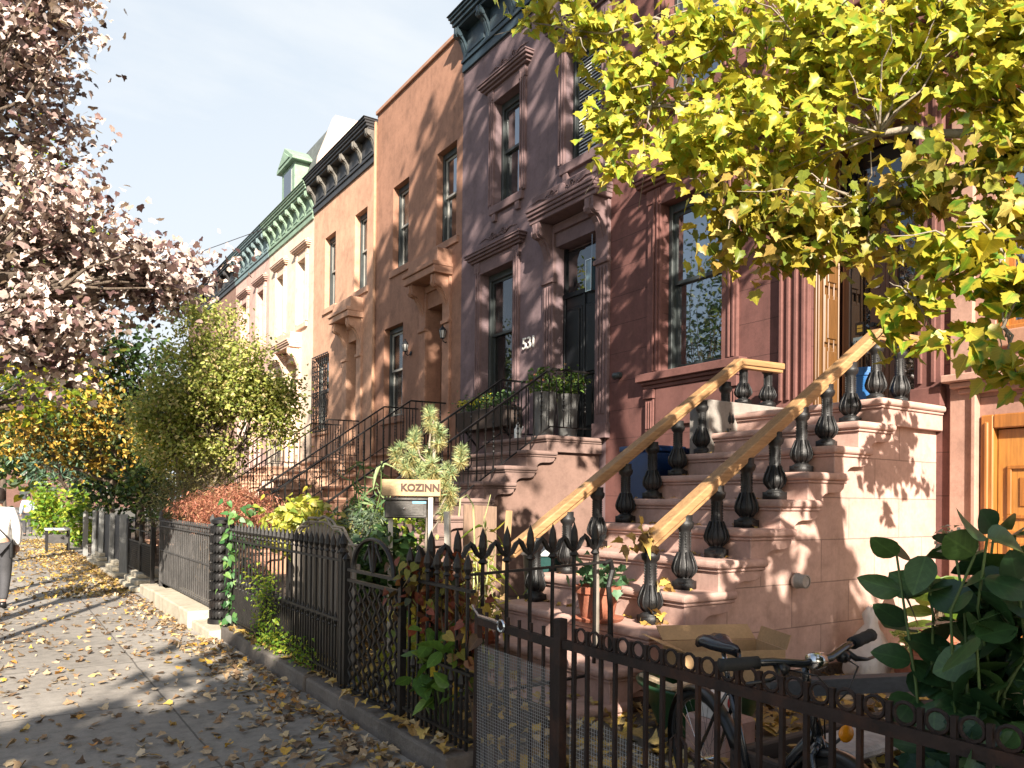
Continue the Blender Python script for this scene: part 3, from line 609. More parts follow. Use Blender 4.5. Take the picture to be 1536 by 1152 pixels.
m = MB(); m.tube([(x - .06, 15.83, 3.55), (x - .06, 15.83, 3.95)], .014, 6); m.build('handle', brass, dr); m = MB(); m.box(x + .02, x + .03, 15.45, 16.2, 5.2, 6.0); m.build('transom_glass', glass_dark, h3); m = MB(); m.box(x - .02, x + .05, 15.43, 16.23, 5.1, 5.2); m.build('transom_bar', oak_dark, h3)
lantern('wall_lantern', 'black wall lantern left of the brown door on the terracotta house', 17.08, 5.25); lantern('wall_lantern', 'black wall lantern right of the brown door on the terracotta house', 15.2, 5.25)
m = MB(); m.tube([(F - .05, 19.24, 11.6), (F - .05, 19.24, .2)], .04, 8); tag(m.build('drainpipe', stucco('pipe_paint', (.42, .24, .15))), 'thin painted drainpipe between the terracotta and the tan house', 'drainpipe')
# --- tan house with black bracketed cornice
tan = stucco('tan_stucco', (.52, .30, .20), stainamt=.4); tan_t = stucco('tan_trim', (.50, .30, .205), stainamt=.2); cor_b = M('black_cornice', (.03, .03, .032), .5, .3, 3, 30, .2); cor_bb = M('worn_cornice_brackets', (.13, .12, .105), .7, .4, 5, 30, .4)
h4 = thing('row_house', (F, 21.6, 0), 'tan row house with black bracketed cornice and iron window grille', 'house', 'row houses of the terrace')
facade(h4, tan, 19.242, 24.098, 11.55, [(22.2, 23.1, 7.4, 9.58), (19.85, 20.72, 7.4, 9.58), (22.65, 23.95, 3.75, 6.02), (20.4, 21.12, Z0, 6.06, .5), (22.4, 23.4, .3, 1.6)])
for (a, b, c, d_, cu) in ((22.2, 23.1, 7.4, 9.58, lace), (19.85, 20.72, 7.4, 9.58, lace), (22.65, 23.95, 3.75, 6.02, None)): window(h4, a, b, c, d_, frame_dark, .22, tan_t, sash=frame_grey, sillproj=.05, curtain=cu)
window(h4, 22.4, 23.4, .3, 1.6, frame_dark, .2, tan_t)
m = MB()
for k in range(9): y = 22.62 + 1.36 * k / 8; m.tube([(F - .06, y, 3.7), (F - .06, y, 6.03)], .013, 5)
for z in (3.7, 4.1, 4.9, 5.55, 6.03): m.bar((F - .06, 22.6, z), (F - .06, 24.0, z), .02, .03)
for k in range(8):
    y = 22.705 + 1.36 * k / 8; m.torus((F - .06, y, 5.79), .08, .009, 0, 12, 4)
    for j in range(5): m.tube([(F - .06, y - .08, 4.12 + .28 * j), (F - .06, y + .08, 4.4 + .28 * j)], .006, 4); m.tube([(F - .06, y + .08, 4.12 + .28 * j), (F - .06, y - .08, 4.4 + .28 * j)], .006, 4)
m.build('window_grille', iron, h4)
door_hood(h4, tan_t, 20.4, 21.12, 7.0, .5, True, False)
x = F + .34; m = MB(); m.box(x, x + .06, 20.41, 21.11, Z0, 6.04); dr = m.build('door', frame_black, h4); m = MB(); panelled(m, x, 20.5, 21.02, [(.2, 1.0), (1.2, 3.1)], Z0); m.build('panel', frame_dark, dr); 
cornice(h4, 19.242, 24.098, 10.6, 11.68, .42, cor_b, 6, cor_bb)
# --- cream house with green cornice and mansard
cre = stucco('cream_stucco', (.64, .51, .40), stainamt=.2, stain=(.3, .2, .12)); cre_t = stucco('cream_trim', (.62, .44, .34), stainamt=.2); green = M('pale_green_paint', (.20, .29, .21), .6, .2, 4, 30, .2, dirt=(.12, .17, .12), dirtamt=.5)
h5 = thing('row_house', (F, 26.5, 0), 'cream row house with pale green cornice and a pedimented green dormer', 'house', 'row houses of the terrace')
facade(h5, cre, 24.102, 28.898, 11.5, [(27.05, 27.85, 7.35, 9.45), (24.75, 25.55, 7.35, 9.45), (26.9, 28.1, 3.75, 6.05), (25.55, 26.75, Z0, 6.25, .5), (27, 28, .3, 1.6)])
for (a, b, c, d_) in ((27.05, 27.85, 7.35, 9.45), (24.75, 25.55, 7.35, 9.45), (26.9, 28.1, 3.75, 6.05)): window(h5, a, b, c, d_, frame_grey, .22, cre_t, sash=white_paint); hoodtrim(h5, cre_t, a, b, c, d_, orn=False, tw=.16)
window(h5, 27, 28, .3, 1.6, frame_dark, .2, cre_t)
door_hood(h5, cre_t, 25.55, 26.75, 7.0, .5, False, False)
x = F + .34; m = MB(); m.box(x, x + .06, 25.56, 26.74, Z0, 6.23); dr = m.build('door', wood('orange_oak', (.42, .17, .04), .4), h5); m = MB(); [panelled(m, x, a, b, [(.2, 1.0), (1.2, 3.2)], Z0) for a, b in ((25.64, 26.1), (26.2, 26.66))]; m.build('panel', oak, dr)
cornice(h5, 24.102, 28.898, 10.5, 11.62, .42, green, 8)
slate = M('slate', (.10, .11, .105), .7, .3, 5, 40, .4)
m = MB(); m.prism([(F + .12, 11.5), (F + .75, 13.9), (F + 8.9, 14.1), (F + 8.9, 11.4)], 1, 24.4, 28.8); m.build('roof', slate, h5)
m = MB(); m.prism([(F + .05, 11.5), (F + .16, 12.6), (F + .66, 13.98), (F + 8.9, 14.2), (F + 8.9, 11.45)], 1, 24.11, 24.395); m.build('party_wall', stucco('party_wall_render', (.62, .50, .43)), h5)
dm = MB(); dm.box(F + .02, F + 1.4, 26.2, 27.6, 11.62, 13.1); dm.prism([(26.0, 13.1), (27.8, 13.1), (27.8, 13.2), (26.9, 13.75), (26.0, 13.2)], 0, F - .12, F + 1.5); dm.prism([(26.25, 13.22), (27.55, 13.22), (26.9, 13.6)], 0, F - .15, F - .121); dg_ = dm.build('dormer', green, h5, bevel=.02)
m = MB(); m.box(F - .005, F + .018, 26.5, 27.3, 11.95, 12.95); m.build('pane', glass, dg_)
# --- pink house and the ones beyond
pnk = stucco('pink_stucco', (.52, .34, .29), stainamt=.2); blu = M('blue_grey_paint', (.14, .20, .21), .6, .2, 4, 30, .2)
h6 = thing('row_house', (F, 31.2, 0), 'pinkish row house with blue grey bracketed cornice, half hidden by trees', 'house', 'row houses of the terrace')
facade(h6, pnk, 28.902, 33.698, 11.5, [(31.8, 32.6, 7.35, 9.45), (29.45, 30.3, 7.35, 9.45), (31.6, 32.8, 3.75, 6.05), (30.2, 31.2, Z0, 6.25, .5)])
for (a, b, c, d_) in ((31.8, 32.6, 7.35, 9.45), (29.45, 30.3, 7.35, 9.45), (31.6, 32.8, 3.75, 6.05)): window(h6, a, b, c, d_, frame_grey, .22, pnk); hoodtrim(h6, pnk, a, b, c, d_, orn=False, tw=.16)
door_hood(h6, pnk, 30.2, 31.2, 7.0, .5, True, False); x = F + .34; m = MB(); m.box(x, x + .06, 30.21, 31.19, Z0, 6.2); m.build('door', oak_dark, h6)
cornice(h6, 28.902, 33.698, 10.5, 11.62, .42, blu, 8)
brn = stucco('brownstone', (.22, .13, .10), stainamt=.3)
for i, (a, lab) in enumerate(((33.702, 'brown row house glimpsed between tree crowns, beyond the pink one'), (38.5, 'farthest brown row house at the end of the visible terrace'))):
    hh = thing('row_house', (F, a + 2.4, 0), lab, 'house', 'row houses of the terrace')
    wl = [(a + .6, a + 1.5, 7.35, 9.45), (a + 2.9, a + 3.8, 7.35, 9.45), (a + 2.7, a + 3.9, 3.75, 6.05), (a + .7, a + 1.6, Z0, 6.1, .5)]
    facade(hh, brn, a, a + 4.79, 11.5, wl)
    for q in wl[:3]: window(hh, *q[:4], frame_dark, .22, brn)
    m = MB(); m.box(F + .3, F + .36, a + .71, a + 1.59, Z0, 6.08); m.build('door', oak_dark, hh); cornice(hh, a, a + 4.79, 10.5, 11.6, .42, cor_b, 6)
# --- brown house on the right with golden timber doors
ros = stucco('rose_brown_stucco', (.34, .19, .145), .6, .3, stainamt=.2); gold = wood('golden_timber', (.43, .185, .04), .35, 2, .5); gold_d = wood('amber_timber', (.33, .125, .026), .35, 2, .5)
h0 = thing('row_house', (F, 1.8, 0), 'rose brown house at the right edge with golden timber double doors', 'house', 'row houses of the terrace')
facade(h0, ros, -1.2, 4.288, 11.8, [(2.1, 3.98, .05, 2.52, .3), (2.5, 3.86, 3.35, 5.9), (2.4, 3.6, 7.6, 9.6), (-.6, .7, 3.35, 5.9), (-.6, .7, 7.6, 9.6)])
m = MB(); m.box(F - .05, F + .01, 4.05, 4.28, 0, 6.2); m.box(F - .09, F + .01, 4.0, 4.05, 0, 3.1); mould(m, 2.0, 4.1, 2.75, [(.06, .08), (.06, .14), (.08, .2)]); m.build('pilaster', stucco('rose_trim', (.37, .22, .17)), h0, bevel=.01)
m = MB(); m.box(F - .03, F + .26, 3.86, 3.98, .05, 2.52); m.box(F - .03, F + .26, 2.1, 2.22, .05, 2.52); m.box(F - .03, F + .26, 2.22, 3.86, 2.38, 2.52); m.box(F - .05, F - .028, 3.90, 3.94, .05, 2.45); fr = m.build('door_frame', gold_d, h0, bevel=.012)
for (a, b) in ((3.06, 3.85), (2.23, 3.04)):
    m = MB(); x = F + .06; m.box(x, x + .06, a, b, .06, 2.37); dr = m.build('door', gold, h0)
    m = MB()
    for (c, d_) in ((.12, .62), (.74, 1.3), (1.42, 1.95)):
        m.box(x - .025, x, a + .09, b - .09, c + .06, c + .1); m.box(x - .025, x, a + .09, b - .09, d_ + .02, d_ + .06); m.box(x - .025, x, a + .09, a + .13, c + .1, d_ + .02); m.box(x - .025, x, b - .13, b - .09, c + .1, d_ + .02); m.box(x - .012, x, a + .2, b - .2, c + .18, d_ - .06)
    m.build('panel', gold_d, dr, bevel=.008)
for (a, b, c, d_) in ((2.5, 3.86, 3.35, 5.9), (2.4, 3.6, 7.6, 9.6), (-.6, .7, 3.35, 5.9), (-.6, .7, 7.6, 9.6)): window(h0, a, b, c, d_, gold_d, .1, ter_t)
# ---------------------------------------------------------------- stoops
RISE, RUN = .2529, .385
def zt(k): return .882 + RISE * k
def xt(k): return 4.54 + RUN * k
def ogee(x1, z1, x0, z0, n=8):
    return [(x1 + (x0 - x1) * (3 * t * t - 2 * t ** 3) * 1.0, z1 + (z0 - z1) * (t + .16 * math.sin(2 * math.pi * t))) for t in [i / n for i in range(n + 1)]]
def stoop(label, Yr, Yl, wallm, stepm, rail, k0=-2):
    s = thing('front_stoop', (xt(0), (Yr + Yl) / 2, 0), label, 'stoop', 'stoops of the terrace')
    poly = [(xt(k0) + .12, -.05)]
    for k in range(k0, 8): poly += [(xt(k) + .12, zt(k) - .09)] + ([(xt(k + 1) + .12, zt(k) - .09)] if k < 7 else [])
    poly += [(F - .003, zt(7) - .09), (F - .003, -.05)]
    m = MB(); m.prism(poly, 1, Yr, Yl); m.build('side_wall', wallm, s)
    for k in range(k0, 8):
        x, z = xt(k), zt(k); m = MB(); e = F - .004 if k == 7 else x + .58
        if k < 7: m.prism([(x, z - RISE - .02), (x, z - .098)] + [(e - .03, z - .098)] + ogee(e - .03, z - .11, x + .2, z - RISE - .01), 1, Yr - .07, Yl + .07)
        else: m.box(x, e, Yr - .07, Yl + .07, z - RISE - .01, z - .098)
        m.box(x - .022, e - .015, Yr - .088, Yl + .088, z - .0975, z - .073); 
        m.build('riser', stepm, s, bevel=.006)
        m = MB(); m.box(x - .05, e, Yr - .115, Yl + .115, z - .072, z); m.build('tread', stepm, s, smooth=False, bevel=.03, seg=3)
    return s
pinkst = stucco('pink_brownstone', (.44, .285, .24), stainamt=.5, var=.16); pinkbl = stucco('pink_brownstone_blocks', (.46, .305, .255), .39, .49, .85, stainamt=.5, axis=0, var=.14)
st1 = stoop('pink brownstone stoop with timber handrails on black balusters', 4.44, 6.36, pinkbl, pinkst, 'wood', -3)
balm = M('black_baluster', (.011, .011, .0115), .48, .4, 6, 70, .5, .006, spec=.4, dirt=(.045, .042, .04), dirtamt=.45)
def baluster(parent, x, y, z, h):
    m = MB(); m.box(x - .085, x + .085, y - .085, y + .085, z + .002, z + .07)
    pr = [(.075, .07), (.092, .085), (.092, .12), (.07, .14), (.055, .16), (.075, .19), (.102, .24), (.108, .29), (.095, .36), (.07, .43), (.058, .50), (.052, .60), (.05, .70), (.056, .78), (.058, .80), (.078, .83), (.085, .87), (.085, .90), (.07, .92), (.07, 1.0)]
    m.lathe([(r, z + q * h) for r, q in pr], (x, y, 0), 16)
    for k in range(10):      # leaf ribs on the bulb and beading up the neck
        a = 2 * math.pi * k / 10
        m.tube([(x + r * math.cos(a), y + r * math.sin(a), z + q * h) for r, q in ((.060, .165), (.106, .24), (.113, .29), (.098, .37), (.06, .5))], .011, 4)
        if k % 2 == 0:
            for q in range(7): m.lathe([(0, -.012), (.012, 0), (0, .012)], (x + .054 * math.cos(a), y + .054 * math.sin(a), z + (.54 + .036 * q) * h), 5)
    return m
b0 = baluster(st1, 0, 0, 0, .62).build('baluster', balm, None, 'all'); proto_bal = b0
first = True
def put(x, y, z, sx=1):
    global first
    b = b0 if first else b0.copy()
    if not first: COL.objects.link(b)
    b.parent = st1; b.location = Vector((x, y, z)) - org(st1); b.rotation_euler.z = random.uniform(0, .6); b.scale = (.9, .9, sx); first = False
for k in range(-1, 7): put(xt(k) + .27, 4.64, zt(k)); put(xt(k) + .27, 6.24, zt(k))
put(7.56, 4.64, zt(7), 1.02); put(8.0, 4.64, zt(7), 1.02); put(7.5, 6.3, 2.79, .83); put(7.95, 6.3, 2.79, .83)
railw = wood('handrail_timber', (.33, .19, .085), .55, 0, .1, .4)
for y, xa, za, xb, zb_ in ((4.64, 4.36, 1.27, 7.55, 3.37), (6.24, 4.12, 1.13, 7.35, 3.28)):
    m = MB(); m.bar((xa, y, za), (xb, y, zb_), .135, .075); m.bar((xa + .02, y, za - .055), (xb, y, zb_ - .055), .095, .045); xe = F - .03 if y < 5 else 8.12; m.bar((xb - .03, y, zb_ + .0), (xe, y, zb_ + .02), .135, .075); m.bar((xb, y, zb_ - .05), (xe - .01, y, zb_ - .04), .095, .045); m.build('handrail', railw, st1, bevel=.012, seg=2)
m = MB(); m.box(6.75, F - .005, 6.16, 6.46, 2.0, 2.785); m.build('plinth', M('grey_stone', (.22, .20, .18), .85, .25, 3, 30, .4), st1, bevel=.015)
m = MB(); m.lathe([(.05, -.10), (.062, -.10), (.062, -.02), (.07, -.02), (.07, .01), (.055, .012)], (5.97, 4.40, .92), 16, 1, False); m.lathe([(.048, -.095), (.001, -.09)], (5.97, 4.40, .92), 16, 1, False)
vt = tag(m.build('vent_pipe', M('grey_pipe', (.30, .27, .25), .6, .2, 8, 40, .2), None, 'all'), 'round grey vent pipe in the pink stoop wall', 'pipe')
# iron railed stoops of the other houses
def iron_rail(s, y, beads, mat=iron):
    xa, za, xb, zb_ = 3.70, 1.16, 7.44, 3.74
    r = MB(); r.bar((xa, y, za), (xb, y, zb_), .045, .03); r.bar((xb, y, zb_), (F - .02, y, zb_ + .01), .045, .03)
    r.bar((xa, y, za - .93), (xb, y, zb_ - .93), .025, .02); r.bar((xb, y, zb_ - .93), (F - .02, y, zb_ - .93), .025, .02); r.bar((xa, y, .1), (xa, y, za + .03), .04, .04)
    ra = r.build('railing', mat, s)
    n = 31; dx = (F - .05 - xa) / n; bar0 = {}
    for i in range(1, n + 1):
        x = xa + dx * i; zt_ = za + (zb_ - za) * min(1, (x - xa) / (xb - xa)); kind = i % 3 == 0
        if kind not in bar0:
            m = MB(); m.bar((0, 0, -.93), (0, 0, 0), .016, .016)
            if kind: [m.lathe([(.008, -.03), (.02, 0), (.008, .03)], (0, 0, -.2 - .075 * q), 6) for q in range(7)]
            b = m.build('bar', mat); bar0[kind] = b
        else: b = bar0[kind].copy(); COL.objects.link(b)
        b.parent = ra; b.location = Vector((x, y, zt_)) - org(ra)
    m = MB()
    for q in range(2):
        m = MB()
        c = (4.75 + 1.1 * q, y, za + (4.75 + 1.1 * q - xa) * .69 - .47)
        for s_ in (-1, 1):
            pts = [(c[0] + s_ * (.02 + .15 * (1 - t / 16) * math.sin(.45 * t)), y, c[2] + .17 * (1 - t / 18) * math.cos(.45 * t)) for t in range(15)]; m.tube(pts, .009, 4)
        m.tube([(c[0], y, c[2] - .3), (c[0], y, c[2] + .3)], .008, 4); m.build('scroll', mat, ra)
for lab, Yr, Yl, wm, sm, mt in (('mauve stone stoop of number 531 with black iron railings and flower planters', 10.0, 11.72, stucco('mauve_stoop', (.20, .125, .10)), stucco('mauve_step', (.21, .14, .12)), iron),
                        ('reddish stone stoop with black iron railings leading to the brown door', 15.06, 16.7, stucco('terra_stoop', (.38, .20, .13)), ter_t, iron),
                        ('tan stone stoop with thin iron railings below the grilled window', 20.0, 21.66, tan_t, tan_t, iron_worn),
                        ('cream stone stoop with iron railings in front of the orange door', 25.1, 26.9, cre_t, tan_t, iron_worn)):
    s = stoop(lab, Yr, Yl, wm, sm, 'iron'); iron_rail(s, Yr + .14, 1, mt); iron_rail(s, Yl - .14, 1, mt)
# ---------------------------------------------------------------- fences along the pavement
def spear(m, x, y, z, s=1):
    m.lathe([(.010 * s, -.03 * s), (.022 * s, -.02 * s), (.012 * s, 0), (.028 * s, .035 * s), (.022 * s, .07 * s), (0, .13 * s)], (x, y, z), 6)
def fleur(m, x, y, z, s=1, ax=0):
    m.lathe([(.012 * s, -.05 * s), (.024 * s, -.04 * s), (.011 * s, -.02 * s), (.02 * s, .03 * s), (.015 * s, .08 * s), (0, .125 * s)], (x, y, z), 6)
    for sg in (-1, 1):
        pts = [(0, -.02), (.03, .0), (.05, .035), (.066, .05), (.07, .035)]; q = [(x + (sg * a * s if ax == 0 else 0), y + (sg * a * s if ax == 1 else 0), z + b * s) for a, b in pts]
        m.tube(q, [.012 * s, .013 * s, .014 * s, .011 * s, .005 * s], 5)
def copies(proto, parent, locs):
    for i, l in enumerate(locs):
        o = proto
        if i: o = proto.copy(); COL.objects.link(o)
        o.parent = parent; o.location = Vector(l) - org(parent)
def iron_fence(label, x, y0, y1, z0, rails, ztop, n, mat, head='spear', dog=0, posts=(), w=.016, group=None):
    f_ = thing('iron_fence', (x, (y0 + y1) / 2, z0), label, 'fence', group)
    for z in rails: m = MB(); m.bar((x, y0, z), (x, y1, z), .035, .018); m.build('rail', mat, f_)
    m = MB(); m.bar((0, 0, 0), (0, 0, ztop - z0), w, w)
    if head == 'spear': spear(m, 0, 0, ztop - z0)
    elif head == 'fat': spear(m, 0, 0, ztop - z0, 1.5)
    copies(m.build('picket', mat), f_, [(x, y0 + (y1 - y0) * (i + .5) / n, z0) for i in range(n)])
    if dog:
        m = MB(); m.bar((0, 0, 0), (0, 0, dog - z0), w * .9, w * .9); spear(m, 0, 0, dog - z0, .8)
        copies(m.build('dog_bar', mat), f_, [(x, y0 + (y1 - y0) * (i + 1) / n, z0) for i in range(n - 1)])
    for y in posts:
        m = MB(); m.bar((x, y, z0 - .06), (x, y, ztop - .02), .05, .05); m.lathe([(.03, 0), (.042, .02), (.02, .05), (.036, .085), (.028, .12), (0, .17)], (x, y, ztop - .03), 8); m.build('post', mat, f_)
    return f_
f2 = iron_fence('grey weathered iron fence with close pickets on the pale kerb', 2.30, 10.3, 13.85, .215, (.24, .75, 1.14, 1.225), 1.27, 27, iron_grey, 'none', 0, (10.28, 13.87), .018)
m = MB(); proto = None
m.torus((0, 0, 0), .032, .007, 0, 10, 4); copies(m.build('ring', iron_grey), f2, [(2.30, 10.36 + 3.43 * i / 26, 1.183) for i in range(27)])
m = MB(); m.bar((0, 0, 0), (0, 0, .52), .011, .011); copies(m.build('dog_bar', iron_grey), f2, [(2.29, 10.36 + 3.43 * (i + .5) / 26, .23) for i in range(26)])
t_ = thing('gate_post', (2.3, 9.8, .1), 'stout black iron gate post cast like stacked twisted rings', 'post')
m = MB(); pr = []
for i in range(10): z = .16 + .112 * i; pr += [(.085, z), (.125, z + .025), (.132, z + .056), (.125, z + .087)]
m.lathe([(.15, .08), (.15, .155)] + pr + [(.085, 1.285), (.12, 1.30), (.12, 1.34), (.06, 1.37), (0, 1.38)], (2.3, 9.8, 0), 20)
for k in range(20): a = 2 * math.pi * k / 20; [m.bar((2.3 + .127 * math.cos(a), 9.8 + .127 * math.sin(a), z), (2.3 + .127 * math.cos(a + .12), 9.8 + .127 * math.sin(a + .12), z + .085), .012, .02) for z in [.172 + .112 * i for i in range(10)]]
m.build('shaft', iron, t_, True)
m = MB(); m.bar((2.26, 10.05, .05), (2.26, 10.05, 1.05), .035, .035); m.build('hinge_bar', iron, t_)
f3 = iron_fence('black iron picket fence left of the arched gate, weeds at its foot', 2.30, 5.88, 9.45, .16, (.22, .65, 1.12), 1.2, 27, iron_worn, 'spear', .60, (5.86, 9.47))
f3.name = 'iron_fence'
t_ = thing('picket_panel', (2.62, 7.25, .14), 'grey weathered wooden picket panel with arched top and dry vine, behind the iron fence', 'fence panel')
grey_wood = wood('weathered_wood', (.20, .17, .14), .85, 2, 0, .35)
for i in range(17):
    y = 6.42 + 1.66 * i / 16; h = 1.16 + .22 * math.sin(math.pi * (i + .3) / 16.6) + random.uniform(-.02, .02); m = MB()
    m.prism([(y - .027, .14), (y + .027, .14), (y + .027, h - .05), (y, h), (y - .027, h - .05)], 0, 2.61, 2.63); m.build('picket', grey_wood, t_)
for z in (.45, .98): m = MB(); m.box(2.632, 2.66, 6.38, 8.12, z, z + .06); m.build('rail', grey_wood, t_)
m = MB()
for q in range(3): m.tube([(2.61 + random.uniform(-.03, .03), 6.35 + 1.8 * i / 14, 1.17 + .24 * math.sin(math.pi * i / 14) + random.uniform(-.03, .04)) for i in range(15)], .012, 5)
m.build('vine_stem', bark_pale, t_)
# arched gate of wavy bars
g = thing('iron_gate', (2.30, 5.29, .13), 'black iron gate of wavy bars with an arched crest', 'gate')
for y in (4.79, 5.79): m = MB(); m.bar((2.3, y, .05), (2.3, y, 1.12), .045, .045); m.lathe([(.03, 0), (.035, .02), (.0, .07)], (2.3, y, 1.12), 8); m.build('post', iron, g)
for z in (.15, .98, 1.06): m = MB(); m.bar((2.3, 4.84, z), (2.3, 5.74, z), .03, .022); m.build('rail', iron, g)
for i in range(10):
    y = 4.88 + .82 * i / 9; sg = 1 if i % 2 else -1; m = MB(); m.tube([(2.3, y + sg * .019 * math.sin(2 * math.pi * k / 6), .16 + .81 * k / 48) for k in range(49)], .0115, 5); m.build('bar', iron, g)
m = MB(); m.torus((2.3, 5.29, 1.07), .36, .02, 0, 24, 6, -.0, math.pi)
g_ = m.build('arch', iron, g); g_.scale = (1, 1, .68); g_.location.z = 0.30
m = MB()
for sg in (-1, 1): m.tube([(2.3, 5.29 + sg * (.02 + .1 * t / 14) * (1 + .4 * math.sin(t * .5)), 1.08 + .20 * math.sin(math.pi * t / 16)) for t in range(15)], .011, 5)
m.tube([(2.3, 5.29, 1.06), (2.3, 5.29, 1.3)], .012, 5); m.build('crest_scroll', iron, g)
f4 = iron_fence('black iron fence overgrown with red vine, between arched gate and rusty gate', 2.30, 3.86, 4.74, .15, (.22, .60, 1.08), 1.17, 7, iron, 'spear', .50)
dv = thing('iron_fence', (3.2, 4.6, .1), 'black iron fence with fleur-de-lis tips running in towards the pink stoop', 'fence')
for z0_, z1_ in ((1.08, 1.145), (.25, .3)): m = MB(); m.bar((2.36, 4.62, z0_), (3.98, 4.60, z1_), .03, .018); m.build('rail', iron, dv)
m = MB(); m.bar((0, 0, -1.0), (0, 0, .08), .02, .02); fleur(m, 0, 0, .13, 1.5); copies(m.build('picket', iron), dv, [(2.42 + .2 * i, 4.61, 1.09 + .008 * i) for i in range(8)])
m = MB(); m.tube([(3.98, 4.6, .05), (3.97, 4.6, .8), (3.95, 4.6, .95), (3.99, 4.6, 1.08), (3.96, 4.6, 1.15), (3.90, 4.6, 1.13)], .022, 7); m.build('end_post', iron, dv)
# rusty gate with wire mesh
def mesh_panel(name, x, y0, y1, z0, z1f, parent, mat, sp=.017, r=.0011):
    m = MB(); n = int((y1 - y0) / sp)
    for i in range(n + 1): y = y0 + (y1 - y0) * i / n; m.tube([(x, y, z0), (x, y, z1f(y))], r, 3, False)
    zmax = max(z1f(y0), z1f(y1)); k = int((zmax - z0) / sp)
    for j in range(k + 1):
        z = z0 + sp * j; ys = [y for y in [y0 + (y1 - y0) * q / 40 for q in range(41)] if z1f(y) >= z - 1e-6]
        if len(ys) > 1: m.tube([(x, ys[0], z), (x, ys[-1], z)], r, 3, False)
    return m.build(name, mat, parent)
wire = M('galvanised_wire', (.34, .35, .36), .45, .2, 8, 50, 0, metal=.4)
g = thing('iron_gate', (2.30, 3.43, .05), 'low rusty iron gate covered with wire mesh', 'gate')
m = MB(); m.bar((2.3, 3.05, .905), (2.3, 3.80, .925), .03, .045); m.build('top_rail', iron_rust, g); m = MB(); m.bar((2.3, 3.05, .08), (2.3, 3.80, .07), .03, .04); m.build('bottom_rail', iron_rust, g)
for y in (3.075, 3.80): m = MB(); m.bar((2.3, y, .06), (2.3, y, .93 if y < 3.5 else .99), .032, .032); m.build('stile', iron_rust, g)
for i in range(6): m = MB(); y = 3.17 + .54 * i / 5; m.bar((2.3, y, .09), (2.3, y, .98), .014, .014); m.build('bar', iron_rust, g)
mesh_panel('wire_mesh', 2.285, 3.09, 3.79, .09, lambda y: .78 + .03 * (y - 3.1), g, wire)
m = MB(); m.tube([(2.30, 3.86, 1.0), (2.29, 3.83, .985), (2.28, 3.76, .955), (2.28, 3.62, .95), (2.28, 3.56, .945)], .011, 6); m.torus((2.28, 3.53, .93), .03, .008, 0, 14, 5); m.build('latch', chrome, g)
f5 = thing('iron_fence', (2.30, 1.7, 0), 'rusty iron fence with a row of small rings along its top rail', 'fence')
m = MB(); m.bar((2.3, 3.03, -.05), (2.3, 3.03, 1.035), .05, .05); m.build('post', iron_rust, f5, bevel=.004)
m = MB(); m.bar((2.3, .3, .915), (2.3, 3.0, .915), .03, .042); m.build('rail', iron_rust, f5); m = MB(); m.bar((2.3, .3, .09), (2.3, 3.0, .09), .03, .03); m.build('rail', iron_rust, f5)
m = MB(); m.bar((0, 0, 0), (0, 0, .95), .017, .017); ys = [2.92 - .0975 * i for i in range(27)]; copies(m.build('picket', iron_rust), f5, [(2.3, y, .05) for y in ys])
m = MB(); m.torus((0, 0, 0), .034, .0065, 0, 14, 5, -math.pi * .15 + math.pi / 2 + .9, 2 * math.pi + .9 + math.pi * .6); copies(m.build('ring', iron_rust), f5, [(2.3, y - .049, .972) for y in ys[:-1]])
for y in (2.245, 1.27):
    m = MB()
    for sg in (-1, 1): m.tube([(2.30, y + sg * a, b) for a, b in ((.012, .10), (.02, .3), (.035, .42), (.07, .5), (.10, .47), (.085, .41), (.06, .43))], .008, 5); m.tube([(2.30, y + sg * a, b) for a, b in ((.012, .3), (.018, .45), (.045, .56), (.04, .64), (.012, .67), (.006, .62))], .008, 5)
    m.build('scroll', iron_rust, f5)
mesh_panel('wire_mesh', 2.325, 1.5, 2.98, .03, lambda y: max(.06, .56 - .22 * max(0, 2.3 - y) + .03 * math.sin(5 * y)), f5, wire, .018, .0014)
# far fence parts
f1 = thing('perforated_gate', (2.25, 15.7, .25), 'dark iron gate of pierced lattice with plain top rails', 'gate')
for z in (.25, .78, 1.0): m = MB(); m.bar((2.25, 14.35, z), (2.25, 17.1, z), .03, .02); m.build('rail', iron_worn, f1)
for y in (14.35, 15.6, 17.1): m = MB(); m.bar((2.25, y, .1), (2.25, y, 1.1), .06, .06); m.build('post', iron_worn, f1)
for (a, b) in ((14.38, 15.57), (15.63, 17.07)):
    m = MB(); sp = .075; n = int((b - a + .53) / sp)
    for i in range(n):
        for sg in (-1, 1):
            y0_ = a - .53 + sp * i if sg > 0 else a + sp * i; pts = []
            for t in (0, 1): pts.append([y0_ + (sg * .53 if t else 0), .25 + .53 * t])
            (ya, za), (yb, zb) = pts
            for _ in range(1):
                if ya < a: za += (a - ya) ; ya = a
                if yb > b: zb -= (yb - b); yb = b
                if yb < a: zb = za + (ya - a); yb = a
                if ya > b: za = zb - (ya - b) if False else za + (ya - b); ya = b
            if abs(yb - ya) > .02: m.bar((2.25, ya, za), (2.25, yb, zb), .035, .008, (1, 0, 0))
    m.build('lattice', iron_worn, f1)
dk = wood('dark_boards', (.03, .03, .034), .6, 2, 0, .3); gb = wood('grey_board', (.22, .22, .21), .8, 2, 0, .25)
f0 = thing('board_fence', (2.25, 20, .1), 'dark boarded fence with grey leaning posts farther down the pavement', 'fence')
for i in range(20): m = MB(); y = 17.4 + .3 * i; m.box(2.26, 2.285, y, y + .29, .12, 1.18 + .02 * (i % 3)); m.build('board', dk, f0)
